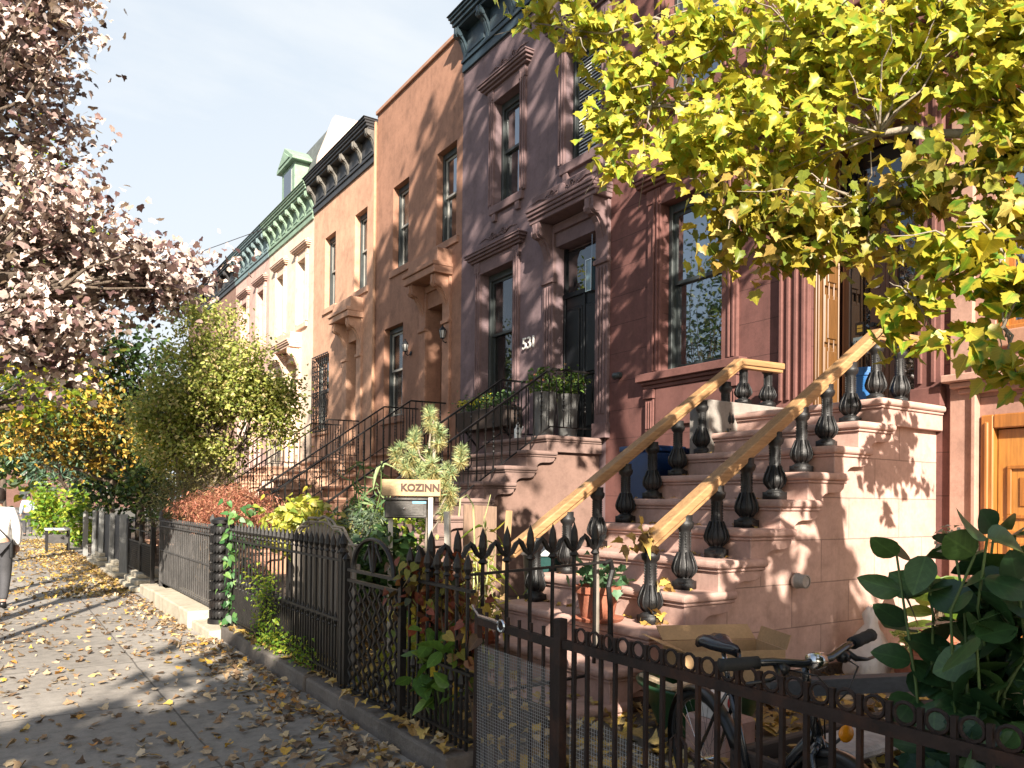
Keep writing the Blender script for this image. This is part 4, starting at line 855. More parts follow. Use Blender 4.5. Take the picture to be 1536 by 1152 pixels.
for y, l in ((17.5, .16), (19.5, .0), (21.4, .05), (22.9, .02)): m = MB(); m.bar((2.20, y, .0), (2.22, y + l, 1.25), .16 if l > .1 else .11, .09); m.build('post', gb, f0)
for y, lab in ((20.9, 'slim pale wooden post where the bright bushes start'),): 
    m = MB(); m.bar((2.1, 24.2, 0), (2.1, 24.2, 1.15), .12, .12); m.prism([(2.03, 1.15), (2.17, 1.15), (2.1, 1.25)], 1, 24.13, 24.27); tag(m.build('wooden_post', gb), lab, 'post')
t_ = thing('bench', (1.55, 26.5, 0), 'small dark bench with pale seat on the far pavement', 'bench')
m = MB(); m.box(1.25, 1.9, 26.2, 26.8, .62, .68); m.build('seat', M('pale_slab', (.5, .5, .47), .6, .1), t_, bevel=.01)
for a in (1.28, 1.83):
    for b in (26.22, 26.74): m = MB(); m.box(a, a + .05, b, b + .05, 0, .615); m.build('leg', iron, t_)
m = MB(); m.box(1.33, 1.83, 26.23, 26.25, .25, .5); m.build('panel', iron_grey, t_)
# ---------------------------------------------------------------- bicycle
def bicycle():
    b = thing('bicycle', (0, 0, 0), 'black bicycle parked behind the rusty fence, handlebar facing the house', 'bicycle')
    blk = M('bicycle_paint', (.012, .014, .018), .25, .2, 4, 40, 0, spec=.7, coat=.5)
    WB, Rw = 1.04, .335
    def wheel(nm, x):
        m = MB(); m.torus((x, 0, Rw), .318, .02, 1, 36, 8); w_ = m.build('wheel', rubber, b, 'all')
        m = MB(); m.torus((x, 0, Rw), .298, .010, 1, 36, 6); m.build('rim', M('rim_alloy', (.12, .12, .12), .3, .1, 4, 40, 0, metal=.8), w_, 'all')
        m = MB()
        for k in range(28): a = 2 * math.pi * k / 28; m.tube([(x, .02 if k % 2 else -.02, Rw), (x + .29 * math.cos(a), 0, Rw + .29 * math.sin(a))], .0012, 3, False)
        m.build('spokes', chrome, w_); m = MB(); m.lathe([(.012, -.055), (.02, -.03), (.016, 0), (.02, .03), (.012, .055)], (x, 0, Rw), 10, 1); m.build('hub', chrome, w_, 'all'); return w_
    wheel('r', 0); wheel('f', WB)
    BB, ST, HT, HB = (.42, 0, .29), (.27, 0, .80), (.86, 0, .86), (.90, 0, .72)
    m = MB(); m.tube([BB, ST], .017, 8); m.tube([(.285, 0, .74), (HT[0], 0, HT[2] - .04)], .017, 8); m.tube([BB, (HB[0], 0, HB[2] + .02)], .021, 8); m.tube([(HT[0] - .01, 0, HT[2] + .02), HB], .022, 8)
    for s in (-1, 1): m.tube([(.42, s * .02, .29), (.2, s * .045, .31), (0, s * .06, Rw)], .010, 6); m.tube([(.285, s * .015, .74), (.2, s * .04, .62), (0, s * .06, Rw)], .008, 6)
    m.build('frame', blk, b, 'all')
    m = MB(); m.tube([HB, (.925, 0, .66)], .02, 8)
    for s in (-1, 1): m.tube([(.915, s * .01, .69), (.93, s * .05, .66), (.95, s * .055, .55), (WB, s * .06, Rw)], [.014, .014, .012, .009], 7)
    m.build('fork', blk, b, 'all')
    m = MB(); m.tube([(.27, 0, .78), (.245, 0, .92)], .013, 8); m.build('seat_post', chrome, b, 'all')
    # saddle: wide tail, narrow nose, dished top
    rows = [(-.13, .055, .955), (-.11, .075, .975), (-.06, .08, .98), (0, .06, .968), (.06, .033, .962), (.12, .021, .962), (.15, .010, .952)]; vs = []; fs = []
    for x, w_, z in rows:
        for q in range(9): a = math.pi * q / 8; vs.append((.23 + x, w_ * math.cos(a), z - .045 + .045 * math.sin(a) ** .6 - (.01 if q == 4 else 0)))
    for i in range(6):
        for q in range(8): fs.append((i * 9 + q, i * 9 + q + 1, i * 9 + q + 10, i * 9 + q + 9))
    fs += [tuple(range(9)), tuple(range(62, 53, -1))]; fs += [(i * 9, (i + 1) * 9, (i + 1) * 9 + 8, i * 9 + 8) for i in range(6)]
    m = MB(); m.add(vs, fs); sd = m.build('saddle', M('saddle_vinyl', (.012, .014, .020), .22, .2, 4, 60, .1, spec=.8), b, 'all')
    m = MB(); [m.tube([(.13, s * .04, .93), (.2, s * .02, .915), (.33, s * .012, .925)], .004, 5) for s in (-1, 1)]; m.build('saddle_rail', chrome, sd)
    # handlebar with a little turn
    tn = R(9); ca, sa = math.cos(tn), math.sin(tn); hc = (.85, 0, 1.0)
    def H(f_, l, u): return (hc[0] + f_ * ca - l * sa, hc[1] + f_ * sa + l * ca, hc[2] + u)
    m = MB(); m.tube([(.855, 0, .88), (.85, 0, .98)], .016, 8); m.tube([(.85, 0, .975), H(.06, 0, .0)], .018, 8); m.build('stem', blk, b, 'all')
    m = MB(); m.tube([H(-.02, -.37, .03), H(.03, -.18, .02), H(.06, -.07, .0), H(.06, .07, .0), H(.03, .18, .02), H(-.02, .37, .03)], .0155, 8); hb = m.build('handlebar', blk, b, 'all')
    m = MB(); m.lathe([(.03, -.03), (.034, 0), (.03, .03)], H(.06, 0, 0), 10, 1); m.build('stem_clamp', chrome, hb, 'all')
    for s in (-1, 1):
        a, c = Vector(H(-.022, s * .378, .03)), Vector(H(.014, s * .235, .023)); m = MB(); pts = [a.lerp(c, q / 6) for q in range(7)]; m.tube(pts, [.026, .023, .025, .023, .025, .024, .025], 10); m.build('grip', rubber, hb, 'all')
        m = MB(); m.tube([H(.03, s * .17, .01), H(.07, s * .19, -.02), H(.075, s * .24, -.03), H(.055, s * .33, -.03)], [.012, .012, .007, .006], 6); m.build('brake_lever', black_plastic, hb, 'all')
        m = MB(); m.lathe([(.02, -.02), (.026, 0), (.02, .02)], H(.045, s * .15, -.01), 8, 1); m.build('shifter', black_plastic, hb, 'all')
        m = MB(); m.tube([H(.06, s * .14, -.01), H(.16, s * .1, -.02), H(.17, s * .03, -.1), (.92, s * .02, .80), (.9, s * .03, .7)], .0035, 5); m.build('cable', black_plastic, hb, 'all')
    for x, a0, a1 in ((0, .15 * math.pi, 1.05 * math.pi), (WB, .35 * math.pi, .95 * math.pi)):
        m = MB(); vs = []; fs = []; n = 18
        for i in range(n + 1):
            t = a0 + (a1 - a0) * i / n
            for q, (dy, dr) in enumerate(((-.034, -.012), (-.02, .006), (0, .01), (.02, .006), (.034, -.012))): r_ = .352 + dr; vs.append((x + r_ * math.cos(t), dy, Rw + r_ * math.sin(t)))
        for i in range(n):
            for q in range(4): fs.append((i * 5 + q, i * 5 + q + 1, i * 5 + q + 6, i * 5 + q + 5))
        m.add(vs, fs); o = m.build('mudguard', black_plastic, b, 'all'); sm = o.modifiers.new('s', 'SOLIDIFY'); sm.thickness = .004
    m = MB(); m.torus(BB, .085, .006, 1, 24, 5); m.lathe([(.08, -.002), (.08, .002)], (BB[0], -.04, BB[2]), 20, 1); cr_ = m.build('crank', M('chainring', (.04, .04, .04), .4, .2, 5, 40, 0, metal=.5), b)
    for s in (-1, 1): m = MB(); m.bar((BB[0], s * .06, BB[2]), (BB[0] + s * .12, s * .07, BB[2] - s * .11), .02, .014); m.box(BB[0] + s * .12 - .045, BB[0] + s * .12 + .045, s * .12 - .045, s * .12 + .045, BB[2] - s * .11 - .012, BB[2] - s * .11 + .012); m.build('pedal', black_plastic, cr_)
    m = MB(); m.tube([(0, -.045, Rw + .035), (BB[0], -.045, BB[2] + .085)], .004, 4); m.tube([(0, -.045, Rw - .035), (BB[0], -.045, BB[2] - .085)], .004, 4); m.build('chain', chrome, b)
    m = MB(); m.lathe([(.001, -.006), (.03, -.006), (.033, 0), (.028, .006), (.001, .008)], (.985, .06, .74), 14, 0); m.build('reflector', M('amber_reflector', (.85, .30, .01), .25, .1, 8, 90, .2, spec=.8), b, 'all')
    m = MB(); m.tube([(.955, .03, .7), (.98, .055, .735)], .006, 5); m.build('reflector_arm', black_plastic, b)
    return b
bk = bicycle(); bk.location = (2.93, 2.64, .02); bk.rotation_euler = (R(5), 0, math.atan2(-.95, -.32))
# ---------------------------------------------------------------- things in the front yards
def tubemesh(pts, r, n=6): m = MB(); m.tube(pts, r, n); return m
cb = thing('cardboard_box', (4.25, 3.86, .36), 'open cardboard box with printed green bands, in the yard beside the stoop', 'box')
def quadbox(m, c, ux, uy, h, z): pass
ang = R(-24); ca, sa = math.cos(ang), math.sin(ang); bc = Vector((4.30, 3.78, .0))
def B(u, v, z): return (bc.x + u * ca - v * sa, bc.y + u * sa + v * ca, z)
def panel(m, a, b, c, d, th=.006):
    a, b, c, d = map(Vector, (a, b, c, d)); n_ = (b - a).cross(d - a).normalized() * th
    m.add([a, b, c, d, a + n_, b + n_, c + n_, d + n_], [(0, 3, 2, 1), (4, 5, 6, 7), (0, 1, 5, 4), (1, 2, 6, 5), (2, 3, 7, 6), (3, 0, 4, 7)])
L_, W_ = .36, .21
m = MB(); zb, zt_ = .38, .60
panel(m, B(-L_, -W_, zb), B(L_, -W_, zb), B(L_, -W_, zt_), B(-L_, -W_, zt_)); panel(m, B(-L_, W_, zb), B(L_, W_, zb), B(L_, W_, zt_), B(-L_, W_, zt_)); panel(m, B(L_, -W_, zb), B(L_, W_, zb), B(L_, W_, zt_), B(L_, -W_, zt_)); panel(m, B(-L_, -W_, zb), B(-L_, W_, zb), B(-L_, W_, zt_), B(-L_, -W_, zt_)); panel(m, B(-L_, -W_, zb), B(L_, -W_, zb), B(L_, W_, zb), B(-L_, W_, zb))
bx = m.build('box_body', cardboard, cb)
for (a, b, dv_, up_) in ((B(-L_, W_ + .01, zt_), B(L_, W_ + .01, zt_), (0.03, .10), .09), (B(L_ + .01, -W_, zt_), B(L_ + .01, W_, zt_), (.02, -.02), .10), (B(-L_ - .01, -W_, zt_), B(-L_ - .01, W_, zt_), (-.17, .02), .06)):
    m = MB(); o_ = Vector((dv_[0], dv_[1], up_)); panel(m, a, b, Vector(b) + o_, Vector(a) + o_); m.build('flap', cardboard, cb)
gp = M('print_green', (.05, .13, .035), .8, .1); 
for z in (.39, .42, .565): m = MB(); panel(m, B(-L_ + .0, -W_ - .001, z), B(L_, -W_ - .001, z), B(L_, -W_ - .001, z + .018), B(-L_, -W_ - .001, z + .018), -.0015); m.build('printed_band', gp, bx)
m = MB(); [panel(m, B(.06 + .05 * k, -W_ - .001, .47), B(.095 + .05 * k, -W_ - .001, .47), B(.095 + .05 * k, -W_ - .001, .51 + .012 * (k % 2)), B(.06 + .05 * k, -W_ - .001, .51), -.0015) for k in range(5)]; m.build('printed_lettering', gp, bx)
tg = thing('plastic_tub', (4.05, 3.78, .02), 'dark green plastic tub beneath the cardboard box', 'tub')
m = MB(); m.lathe([(.24, .03), (.30, .10), (.40, .33), (.44, .37), (.445, .39), (.42, .39), (.38, .33), (.28, .11), (.0, .06)], (4.05, 3.74, 0), 28, 2, False); o = m.build('basin', M('green_plastic', (.022, .075, .03), .35, .2, 3, 30, .1), tg, 'all')
m = MB(); m.bar((3.55, 3.55, .435), (3.98, 3.62, .44), .05, .02); m.bar((3.62, 3.5, .42), (3.7, 3.95, .43), .05, .02); tag(m.build('wood_scrap', wood('pale_wood', (.55, .42, .28), .7, 0, 0)), 'pale strips of scrap wood lying across the green tub rim', 'wood')
t_ = thing('carton', (3.75, 3.3, .1), 'small red and white printed carton by the tub', 'carton')
m = MB(); m.box(3.62, 3.82, 3.2, 3.38, .3, .44); m.build('card_box', M('white_card', (.6, .55, .5), .8, .1), t_, bevel=.004); m = MB(); m.lathe([(.05, -.003), (.05, .003)], (3.74, 3.198, .40), 14, 1); m.build('red_mark', M('print_red', (.4, .03, .03), .7, .1), t_)
m = MB(); m.box(3.6, 3.9, 3.15, 3.47, .02, .298); tag(m.build('stone_block', pinkst, None, bevel=.02), 'square pink stone block under the small carton', 'block')
def pot(name, label, x, y, z, r, h, mat=None):
    p = thing(name, (x, y, z), label, 'flower pot'); m = MB()
    m.lathe([(r * .7, 0), (r * .72, .01), (r * .93, h * .78), (r * 1.03, h * .8), (r * 1.05, h), (r * .93, h), (r * .9, h * .88), (0, h * .86)], (x, y, z), 24); m.build('pot', mat or terracotta, p, True); return p
p1 = pot('potted_plant', 'terracotta pot with a small green leafy plant on the bottom step of the pink stoop', 4.16, 4.98, .635, .185, .28)
m = MB(); m.lathe([(.20, 0), (.22, .025), (.2, .03), (0, .02)], (4.16, 4.98, .632), 20); m.build('saucer', terracotta, p1, True)
gl = leafmat('pot_leaf', [(0, (.05, .12, .05)), (.5, (.09, .20, .10)), (1, (.16, .26, .14))]); pts = np.array([4.14, 4.97, 1.0]) + RNG.normal(0, 1, (60, 3)) * np.array([.10, .10, .07])
leaves('foliage', gl, p1, pts, (.07, .13), 'maple', .5, .2)
tag(tubemesh([(3.93, 4.72, .1), (3.95, 4.74, .7), (3.98, 4.78, 1.32)], [.024, .022, .018], 7).build('wooden_stake', grey_wood), 'pale wooden stake leaning beside the terracotta pot', 'stake')
pb = thing('plastic_bag', (6.62, 4.1, .02), 'crumpled clear plastic bag standing against the sunlit stoop wall', 'bag')
m = MB(); n = 14; prof = [(.20, 0), (.25, .08), (.24, .2), (.20, .32), (.13, .42), (.07, .5), (.09, .6), (.05, .66)]; vs = []; fs = []
for i, (r, z) in enumerate(prof):
    for k in range(n): a = 2 * math.pi * k / n; q = r * (1 + random.uniform(-.22, .22)); vs.append((6.62 + q * math.cos(a) + (.06 * i / 7), 4.12 + q * .7 * math.sin(a), .02 + z + random.uniform(-.02, .02)))
for i in range(len(prof) - 1):
    for k in range(n): fs.append((i * n + k, i * n + (k + 1) % n, (i + 1) * n + (k + 1) % n, (i + 1) * n + k))
m.add(vs, fs); bm_, bt, bb, bo = nt('clear_plastic'); bb.inputs['Base Color'].default_value = (.75, .70, .66, 1); bb.inputs['Roughness'].default_value = .25; bb.inputs['Transmission Weight'].default_value = .0; bb.inputs['Alpha'].default_value = .55; bump(bt, bb, noise(bt, wpos(bt), 14, 4), .8, .03)
m.build('bag_skin', bm_, pb, 'all')
# planter trough and stone slab behind the fork
t_ = thing('planter_box', (3.45, 1.75, .02), 'dark wooden planter trough full of dry leaves behind the bicycle', 'planter')
dkw = wood('old_dark_wood', (.05, .035, .028), .8, 0, 0)
m = MB(); m.box(2.78, 4.6, 2.35, 2.40, .02, .5); m.box(2.78, 4.6, 1.3, 1.35, .02, .5); m.box(4.55, 4.6, 1.351, 2.349, .02, .5); m.box(2.78, 2.83, 1.351, 2.349, .02, .5); m.build('trough', dkw, t_, bevel=.008); m = MB(); m.box(2.832, 4.548, 1.352, 2.348, .1, .42); m.build('earth', soil, t_)
tag(MB().box(3.02, 3.75, 1.95, 2.2, .505, .555).build('stone_slab', M('pale_slate', (.33, .29, .27), .8, .3, 5, 30, .6, .02), None, bevel=.015), 'broken pale stone slab resting on the dark trough', 'slab')
tag(MB().bar((3.6, 2.9, .56), (5.2, 2.2, .58), .09, .09).build('timber_beam', wood('charcoal_beam', (.035, .038, .045), .7, 0, 0)), 'dark timber beam lying across the yard behind the handlebar', 'beam')
# mailbox and sign
stw = wood('bleached_wood', (.50, .46, .39), .8, 2, 0, .25)
mbx = thing('mailbox', (3.3, 6.8, .15), 'old grey metal mailbox mounted under a wooden name board', 'mailbox')
rz = R(-24); ca, sa = math.cos(rz), math.sin(rz)
def Q(u, v, z): return (3.29 + u * ca - v * sa, 6.80 + u * sa + v * ca, z)
def qbox(m, u0, u1, v0, v1, z0, z1): 
    p = [Q(u0, v0, z0), Q(u1, v0, z0), Q(u1, v1, z0), Q(u0, v1, z0), Q(u0, v0, z1), Q(u1, v0, z1), Q(u1, v1, z1), Q(u0, v1, z1)]; m.add(p, [(0, 3, 2, 1), (4, 5, 6, 7), (0, 1, 5, 4), (1, 2, 6, 5), (2, 3, 7, 6), (3, 0, 4, 7)])
tin = M('dull_tin', (.085, .08, .075), .45, .35, 6, 40, .3, .006, metal=.5, dirt=(.08, .07, .06), dirtamt=.7)
m = MB(); qbox(m, -.2, .2, -.06, .1, 1.43, 1.60); a = m.build('box', tin, mbx, bevel=.01); m = MB(); qbox(m, -.21, .21, -.075, .1, 1.601, 1.625); m.build('lid', tin, a, bevel=.006); m = MB(); qbox(m, -.15, .17, -.066, -.0605, 1.455, 1.575); m.build('door', tin, a, bevel=.003)
m = MB(); qbox(m, .06, .19, -.068, -.0665, 1.57, 1.592); m.build('blue_tape', M('blue_tape', (.12, .3, .45), .5, .1), a)
m = MB(); m.lathe([(.001, -.01), (.012, -.008), (.012, 0)], Q(-.02, -.068, 1.52), 8, 1); m.build('lock', chrome, a)
m = MB(); qbox(m, -.23, .33, -.02, .005, 1.64, 1.80); sg = m.build('name_board', wood('sign_wood', (.40, .27, .14), .6, 0, .1), mbx, bevel=.005)
tx = text_mesh('KOZINN', .095, .004, M('sign_ink', (.06, .03, .02), .7, .2), 'lettering', sg, tuple(org(sg)), '-Y', .004); tx.matrix_local = Matrix.Translation(Vector(Q(.135, -.026, 1.72)) - org(sg)) @ Matrix.Rotation(rz, 4, 'Z')
for q in range(1): pass
m = MB(); qbox(m, -.165, -.12, .01, .06, .1, 1.44); m.build('post', stw, mbx); m = MB(); qbox(m, .215, .26, .006, .04, .1, 1.66); m.build('post', stw, mbx)
tag(MB().bar((3.57, 6.38, .1), (3.53, 6.42, 1.50), .055, .05).build('wooden_stake', stw), 'bleached white stake right of the mailbox', 'stake')
# boards, canister and bins
tag(MB().bar((4.5, 6.98, .1), (4.62, 7.02, 1.5), .06, .04).build('timber_board', wood('raw_board', (.42, .27, .14), .7, 2, 0)), 'upright raw timber board by the mauve stoop wall', 'board')
tag(MB().bar((4.42, 7.3, .1), (4.50, 7.42, 1.55), .42, .02, (0, 1, 0)).build('plywood_sheet', wood('brown_ply', (.20, .13, .09), .8, 2, 0)), 'tall brown plywood sheet leaning near the left handrail end', 'board')
t_ = thing('rubbish_bin', (5.05, 6.9, .12), 'dark rubbish bin with grey lid behind the left balusters of the pink stoop', 'bin')
m = MB(); m.lathe([(.22, 0), (.27, .88), (.28, .9)], (5.05, 6.9, .12), 18); m.build('barrel', M('bin_green', (.02, .06, .055), .4, .2), t_, True); m = MB(); m.lathe([(.30, .9), (.30, .95), (.2, 1.0), (0, 1.02)], (5.05, 6.9, .125), 18); m.build('lid', M('bin_lid', (.35, .37, .37), .35, .2), t_, True)
blue = M('blue_plastic', (.008, .035, .12), .35, .15, 3, 30, .1)
for i, (x, y, lab) in enumerate(((6.55, 6.85, 'left one of the two blue bins behind the stoop balusters'), (7.2, 7.0, 'blue bin nearest the grey plinth, behind the balusters'))):
    t_ = thing('recycling_bin', (x, y, 1.3), lab, 'bin', 'blue bins beside the stoop'); m = MB(); m.prism([(x - .22, .12), (x + .22, .12), (x + .27, 2.2), (x - .27, 2.2)], 1, y - .24, y + .24); m.build('body', blue, t_, bevel=.03, seg=2); m = MB(); m.box(x - .3, x + .3, y - .27, y + .27, 2.2, 2.27); m.build('lid', blue, t_, bevel=.02, seg=2)
pc = pot('blue_planter', 'blue plastic pot on the landing behind the top balusters', 7.85, 4.95, Z0, .15, .42, M('sky_blue_plastic', (.015, .10, .28), .4, .1))
# flowers on the 531 stoop
mum = leafmat('mum_yellow', [(0, (.45, .42, .01)), (.6, (.72, .62, .02)), (1, (.8, .75, .1))], .2); mgr = leafmat('mum_green', [(0, (.03, .08, .025)), (.6, (.08, .15, .045)), (1, (.13, .19, .08))], .25)
fb = thing('window_box', (8.1, 13.2, 3.0), 'wooden flower box with yellow chrysanthemums below the lower window of the mauve house', 'flower box')
m = MB(); m.prism([(F - .36, 3.02), (F - .02, 3.02), (F - .02, 3.40), (F - .42, 3.40)], 1, 12.25, 14.15); m.build('trough', dkw, fb, bevel=.01)
for y in (12.5, 13.9): m = MB(); m.bar((F - .05, y, 2.75), (F - .3, y, 3.01), .03, .03); m.build('bracket', frame_black, fb)
pts = fill(np.array([[F - .22, y, 3.52 + random.uniform(0, .1)] for y in np.linspace(12.35, 14.1, 12)]), 60, (.09, .09, .07)); leaves('foliage', mgr, fb, pts, (.04, .08), 'oval')
pts = fill(np.array([[F - .28, y, 3.60 + random.uniform(0, .06)] for y in (13.0, 13.35, 13.6, 13.95, 14.12)]), 60, (.07, .07, .05)); leaves('flowers', mum, fb, pts, (.03, .055), 'small', .9)
for i, (x, y, lab) in enumerate(((7.55, 10.45, 'tall grey metal planter with bushy greenery, left one at the black door'), (8.02, 10.42, 'tall grey metal planter with bushy greenery, nearer the black door jamb'))):
    pl = thing('tall_planter', (x, y, Z0), lab, 'planter', 'planters on the mauve landing'); m = MB(); m.lathe([(.13, 0), (.15, .02), (.19, .72), (.2, .74), (.17, .74), (0, .68)], (x, y, Z0 + .004), 16); m.build('pot', M('zinc', (.17, .17, .165), .5, .3, 5, 30, .2, metal=.3), pl, True)
    leaves('foliage', leafmat('box_leaf%d' % i, [(0, (.04, .09, .02)), (.6, (.10, .17, .035)), (.93, (.2, .24, .05)), (1, (.4, .12, .1))], .25), pl, fill(clumps((x, y, 3.62), (.24, .3, .2), 14), 34, .06), (.05, .09), 'oval')
t_ = thing('watering_can', (7.0, 11.2, Z0), 'small white can on the mauve landing edge', 'can'); m = MB(); m.lathe([(.06, 0), (.06, .16), (.03, .2), (.03, .24)], (7.33, 10.9, Z0 + .003), 12); m.build('body', white_paint, t_, True); m = MB(); m.tube([(7.33, 10.84, Z0 + .06), (7.33, 10.74, Z0 + .2)], .012, 6); m.build('spout', white_paint, t_)
# overhead wires
tag(tubemesh([(-1.5, 40, 9.8), (3, 34, 9.5), (F - .3, 27.5, 11.2)], .012, 4).build('overhead_wire', black_plastic), 'thin overhead wire rising to the green cornice', 'wire')
# ---------------------------------------------------------------- people
def person(label, loc, rz, top, legs_m, hairm, skin, bag=True, scale=1):
    p = thing('person', (0, 0, 0), label, 'person')
    # body facing +Y, walking away; one continuous skinned surface
    J = {'pel': (0, 0, .95, .135, .10), 'waist': (0, 0, 1.08, .115, .085), 'chest': (0, .0, 1.27, .145, .10), 'neckb': (0, -.005, 1.42, .07, .06), 'neck': (0, .0, 1.48, .05, .05), 'head': (0, .015, 1.57, .075, .085), 'crown': (0, .01, 1.65, .062, .072),
         'hl': (-.09, 0, .88, .095, .09), 'kl': (-.095, .06, .49, .06, .06), 'al': (-.09, .0, .1, .038, .04), 'tl': (-.095, .13, .04, .035, .03),
         'hr': (.09, 0, .88, .095, .09), 'kr': (.095, .02, .49, .06, .06), 'ar': (.09, -.16, .13, .038, .04), 'tr': (.095, -.06, .045, .035, .03),
         'sl': (-.17, 0, 1.38, .055, .055), 'el': (-.23, -.04, 1.12, .042, .042), 'wl': (-.22, .08, .90, .028, .03), 'sr': (.17, 0, 1.38, .055, .055), 'er': (.235, -.03, 1.12, .042, .042), 'wr': (.22, .06, .90, .028, .03)}
    E_ = [('pel', 'waist'), ('waist', 'chest'), ('chest', 'neckb'), ('neckb', 'neck'), ('neck', 'head'), ('head', 'crown'), ('pel', 'hl'), ('hl', 'kl'), ('kl', 'al'), ('al', 'tl'), ('pel', 'hr'), ('hr', 'kr'), ('kr', 'ar'), ('ar', 'tr'), ('chest', 'sl'), ('sl', 'el'), ('el', 'wl'), ('chest', 'sr'), ('sr', 'er'), ('er', 'wr')]
    def skin_obj(name, keys, grow, mat, tip=None, extra=None):
        ks = [k for k in J if k in keys]; me = bpy.data.meshes.new(name); me.from_pydata([J[k][:3] for k in ks], [(ks.index(a), ks.index(b)) for a, b in E_ if a in ks and b in ks], []); me.materials.append(mat)
        o = finish(name, me, p); sk = o.modifiers.new('skin', 'SKIN'); sk.use_smooth_shade = True
        for i, k in enumerate(ks): v = me.skin_vertices[0].data[i]; v.radius = (J[k][3] + grow, J[k][4] + grow); v.use_root = (i == 0)
        s = o.modifiers.new('sub', 'SUBSURF'); s.levels = s.render_levels = 2; return o
    bd = skin_obj('body', list(J), 0, skin)
    for s_, w_ in ((-1, 'wl'), (1, 'wr')):                       # hands: palm, four fingers, thumb
        c = Vector(J[w_][:3]); d = Vector((0, .25, -1)).normalized(); m = MB(); m.tube([c, c + d * .04, c + d * .085], [.024, .036, .034], 8)
        for k in range(4): q = c + d * .08 + Vector((0, (k - 1.5) * .017, 0)); m.tube([q, q + d * .035 + Vector((-s_ * .006, 0, 0)), q + d * (.062 - .006 * abs(k - 1)) + Vector((-s_ * .02, 0, 0))], [.009, .008, .006], 6)
        q = c + d * .03 + Vector((0, .03, 0)); m.tube([q, q + Vector((-s_ * .01, .03, -.03)), q + Vector((-s_ * .015, .035, -.055))], [.011, .009, .007], 6); m.build('hand', skin, p, 'all')
    m = MB(); m.lathe([(.0, -.02), (.016, -.008), (.012, .012), (0, .03)], (0, .11, 1.585), 8, 2); m.build('nose', skin, p, 'all')
    skin_obj('shirt', ['waist', 'chest', 'neckb', 'sl', 'el', 'wl', 'sr', 'er', 'wr', 'pel'], .022, top)
    skin_obj('trousers', ['pel', 'hl', 'kl', 'al', 'hr', 'kr', 'ar'], .018, legs_m)
    m = MB(); m.lathe([(.0, .10), (.06, .085), (.088, .04), (.094, -.02), (.09, -.07), (.06, -.12), (.0, -.13)], (0, -.022, 1.625), 14); m.build('hair', hairm, p, 'all')
    for s_, k in ((-1, 'tl'), (1, 'tr')): a = Vector(J['al' if s_ < 0 else 'ar'][:3]); b = Vector(J[k][:3]); m = MB(); m.tube([a + Vector((0, -.05, -.05)), a + Vector((0, 0, -.03)), b], [.04, .045, .035], 8); m.build('shoe', black_plastic, p, 'all')
    if bag: m = MB(); m.tube([(-.14, -.08, 1.42), (-.02, -.12, 1.2), (.16, -.10, .98)], .012, 6); m.tube([(.16, -.1, .98), (.17, .0, .97)], .012, 5); m.build('bag_strap', black_plastic, p); m = MB(); m.box(.15, .2, -.14, .12, .72, 1.0); m.build('bag', black_plastic, p, bevel=.02, seg=2)
    p.location = loc; p.rotation_euler = (0, 0, rz); p.scale = (scale,) * 3; return p
skinm = M('skin', (.42, .24, .17), .55, .08, 8, 60, .1); hairm = M('dark_hair', (.02, .013, .010), .45, .3, 20, 60, .3); shirt = M('white_cotton', (.78, .76, .74), .8, .05, 8, 60, .3); trs = M('charcoal_cloth', (.045, .045, .05), .8, .2, 8, 60, .2)
person('person in a white long-sleeved top and dark trousers walking away, cut by the left edge', (.06, 13.2, 0), R(-8), shirt, trs, hairm, skinm)
person('person in pale blue shirt far down the pavement', (1.15, 37, 0), R(10), M('pale_blue_cotton', (.42, .52, .62), .8, .05), trs, hairm, skinm, False)
person('person in a dark red jacket, farthest down the pavement', (2.0, 43, 0), R(0), M('dark_red_cloth', (.22, .05, .04), .8, .1), trs, hairm, skinm, False)

bk_ = thing('brick_building', (-8, 150, 0), 'distant red brick building closing the end of the street', 'building')
fm_ = stucco('distant_brick', (.13, .07, .055)); m = MB(); m.box(-30, 24, 150, 160, -.2, 11); m.build('wall', fm_, bk_); m = MB(); m.box(-30.3, 24.3, 149.5, 160, 11.002, 11.8); m.build('cornice', cre_t, bk_)
for i in range(13):
    for z in (1.2, 4.6, 7.9): m = MB(); m.box(-28.5 + 4 * i, -27.1 + 4 * i, 149.9, 149.98, z, z + 2); m.build('window', frame_grey if (i + int(z)) % 4 == 0 else frame_dark, bk_)
# ---------------------------------------------------------------- plants: clump positions (x, y, z, radius, height, leaves)
MAPLE_Y = [(3.40,4.91,5.39,0.31,0.11,60), (3.62,4.52,5.08,0.30,0.30,130), (3.70,4.12,4.39,0.30,0.35,190), (3.99,3.69,4.70,0.59,0.36,330), (3.81,3.57,3.97,0.48,0.30,250), (4.25,3.04,4.39,0.54,0.38,330), (4.10,3.02,3.82,0.45,0.25,200), (4.41,2.45,4.16,0.46,0.35,250), (4.55,2.12,4.24,0.26,0.22,130), (3.64,4.16,3.91,0.12,0.08,22)]
MAPLE_G = [(3.95,3.36,3.50,0.38,0.19,150), (3.89,3.41,3.26,0.11,0.17,26), (4.10,3.02,3.35,0.41,0.20,170), (4.07,3.04,3.12,0.23,0.12,55), (4.29,2.78,3.31,0.32,0.18,120), (4.26,2.68,3.06,0.24,0.09,34), (4.35,2.38,3.43,0.38,0.23,140), (4.48,2.05,3.43,0.18,0.18,50)]
MAPLE_D = [(4.21,2.12,2.96,0.30,0.16,95), (4.28,1.95,2.66,0.15,0.17,60), (4.13,2.29,2.74,0.16,0.14,32), (4.12,1.94,2.33,0.13,0.15,22), (4.12,1.82,2.25,0.08,0.13,16), (4.18,2.26,2.53,0.09,0.09,10), (4.18,2.50,2.57,0.08,0.06,0)]
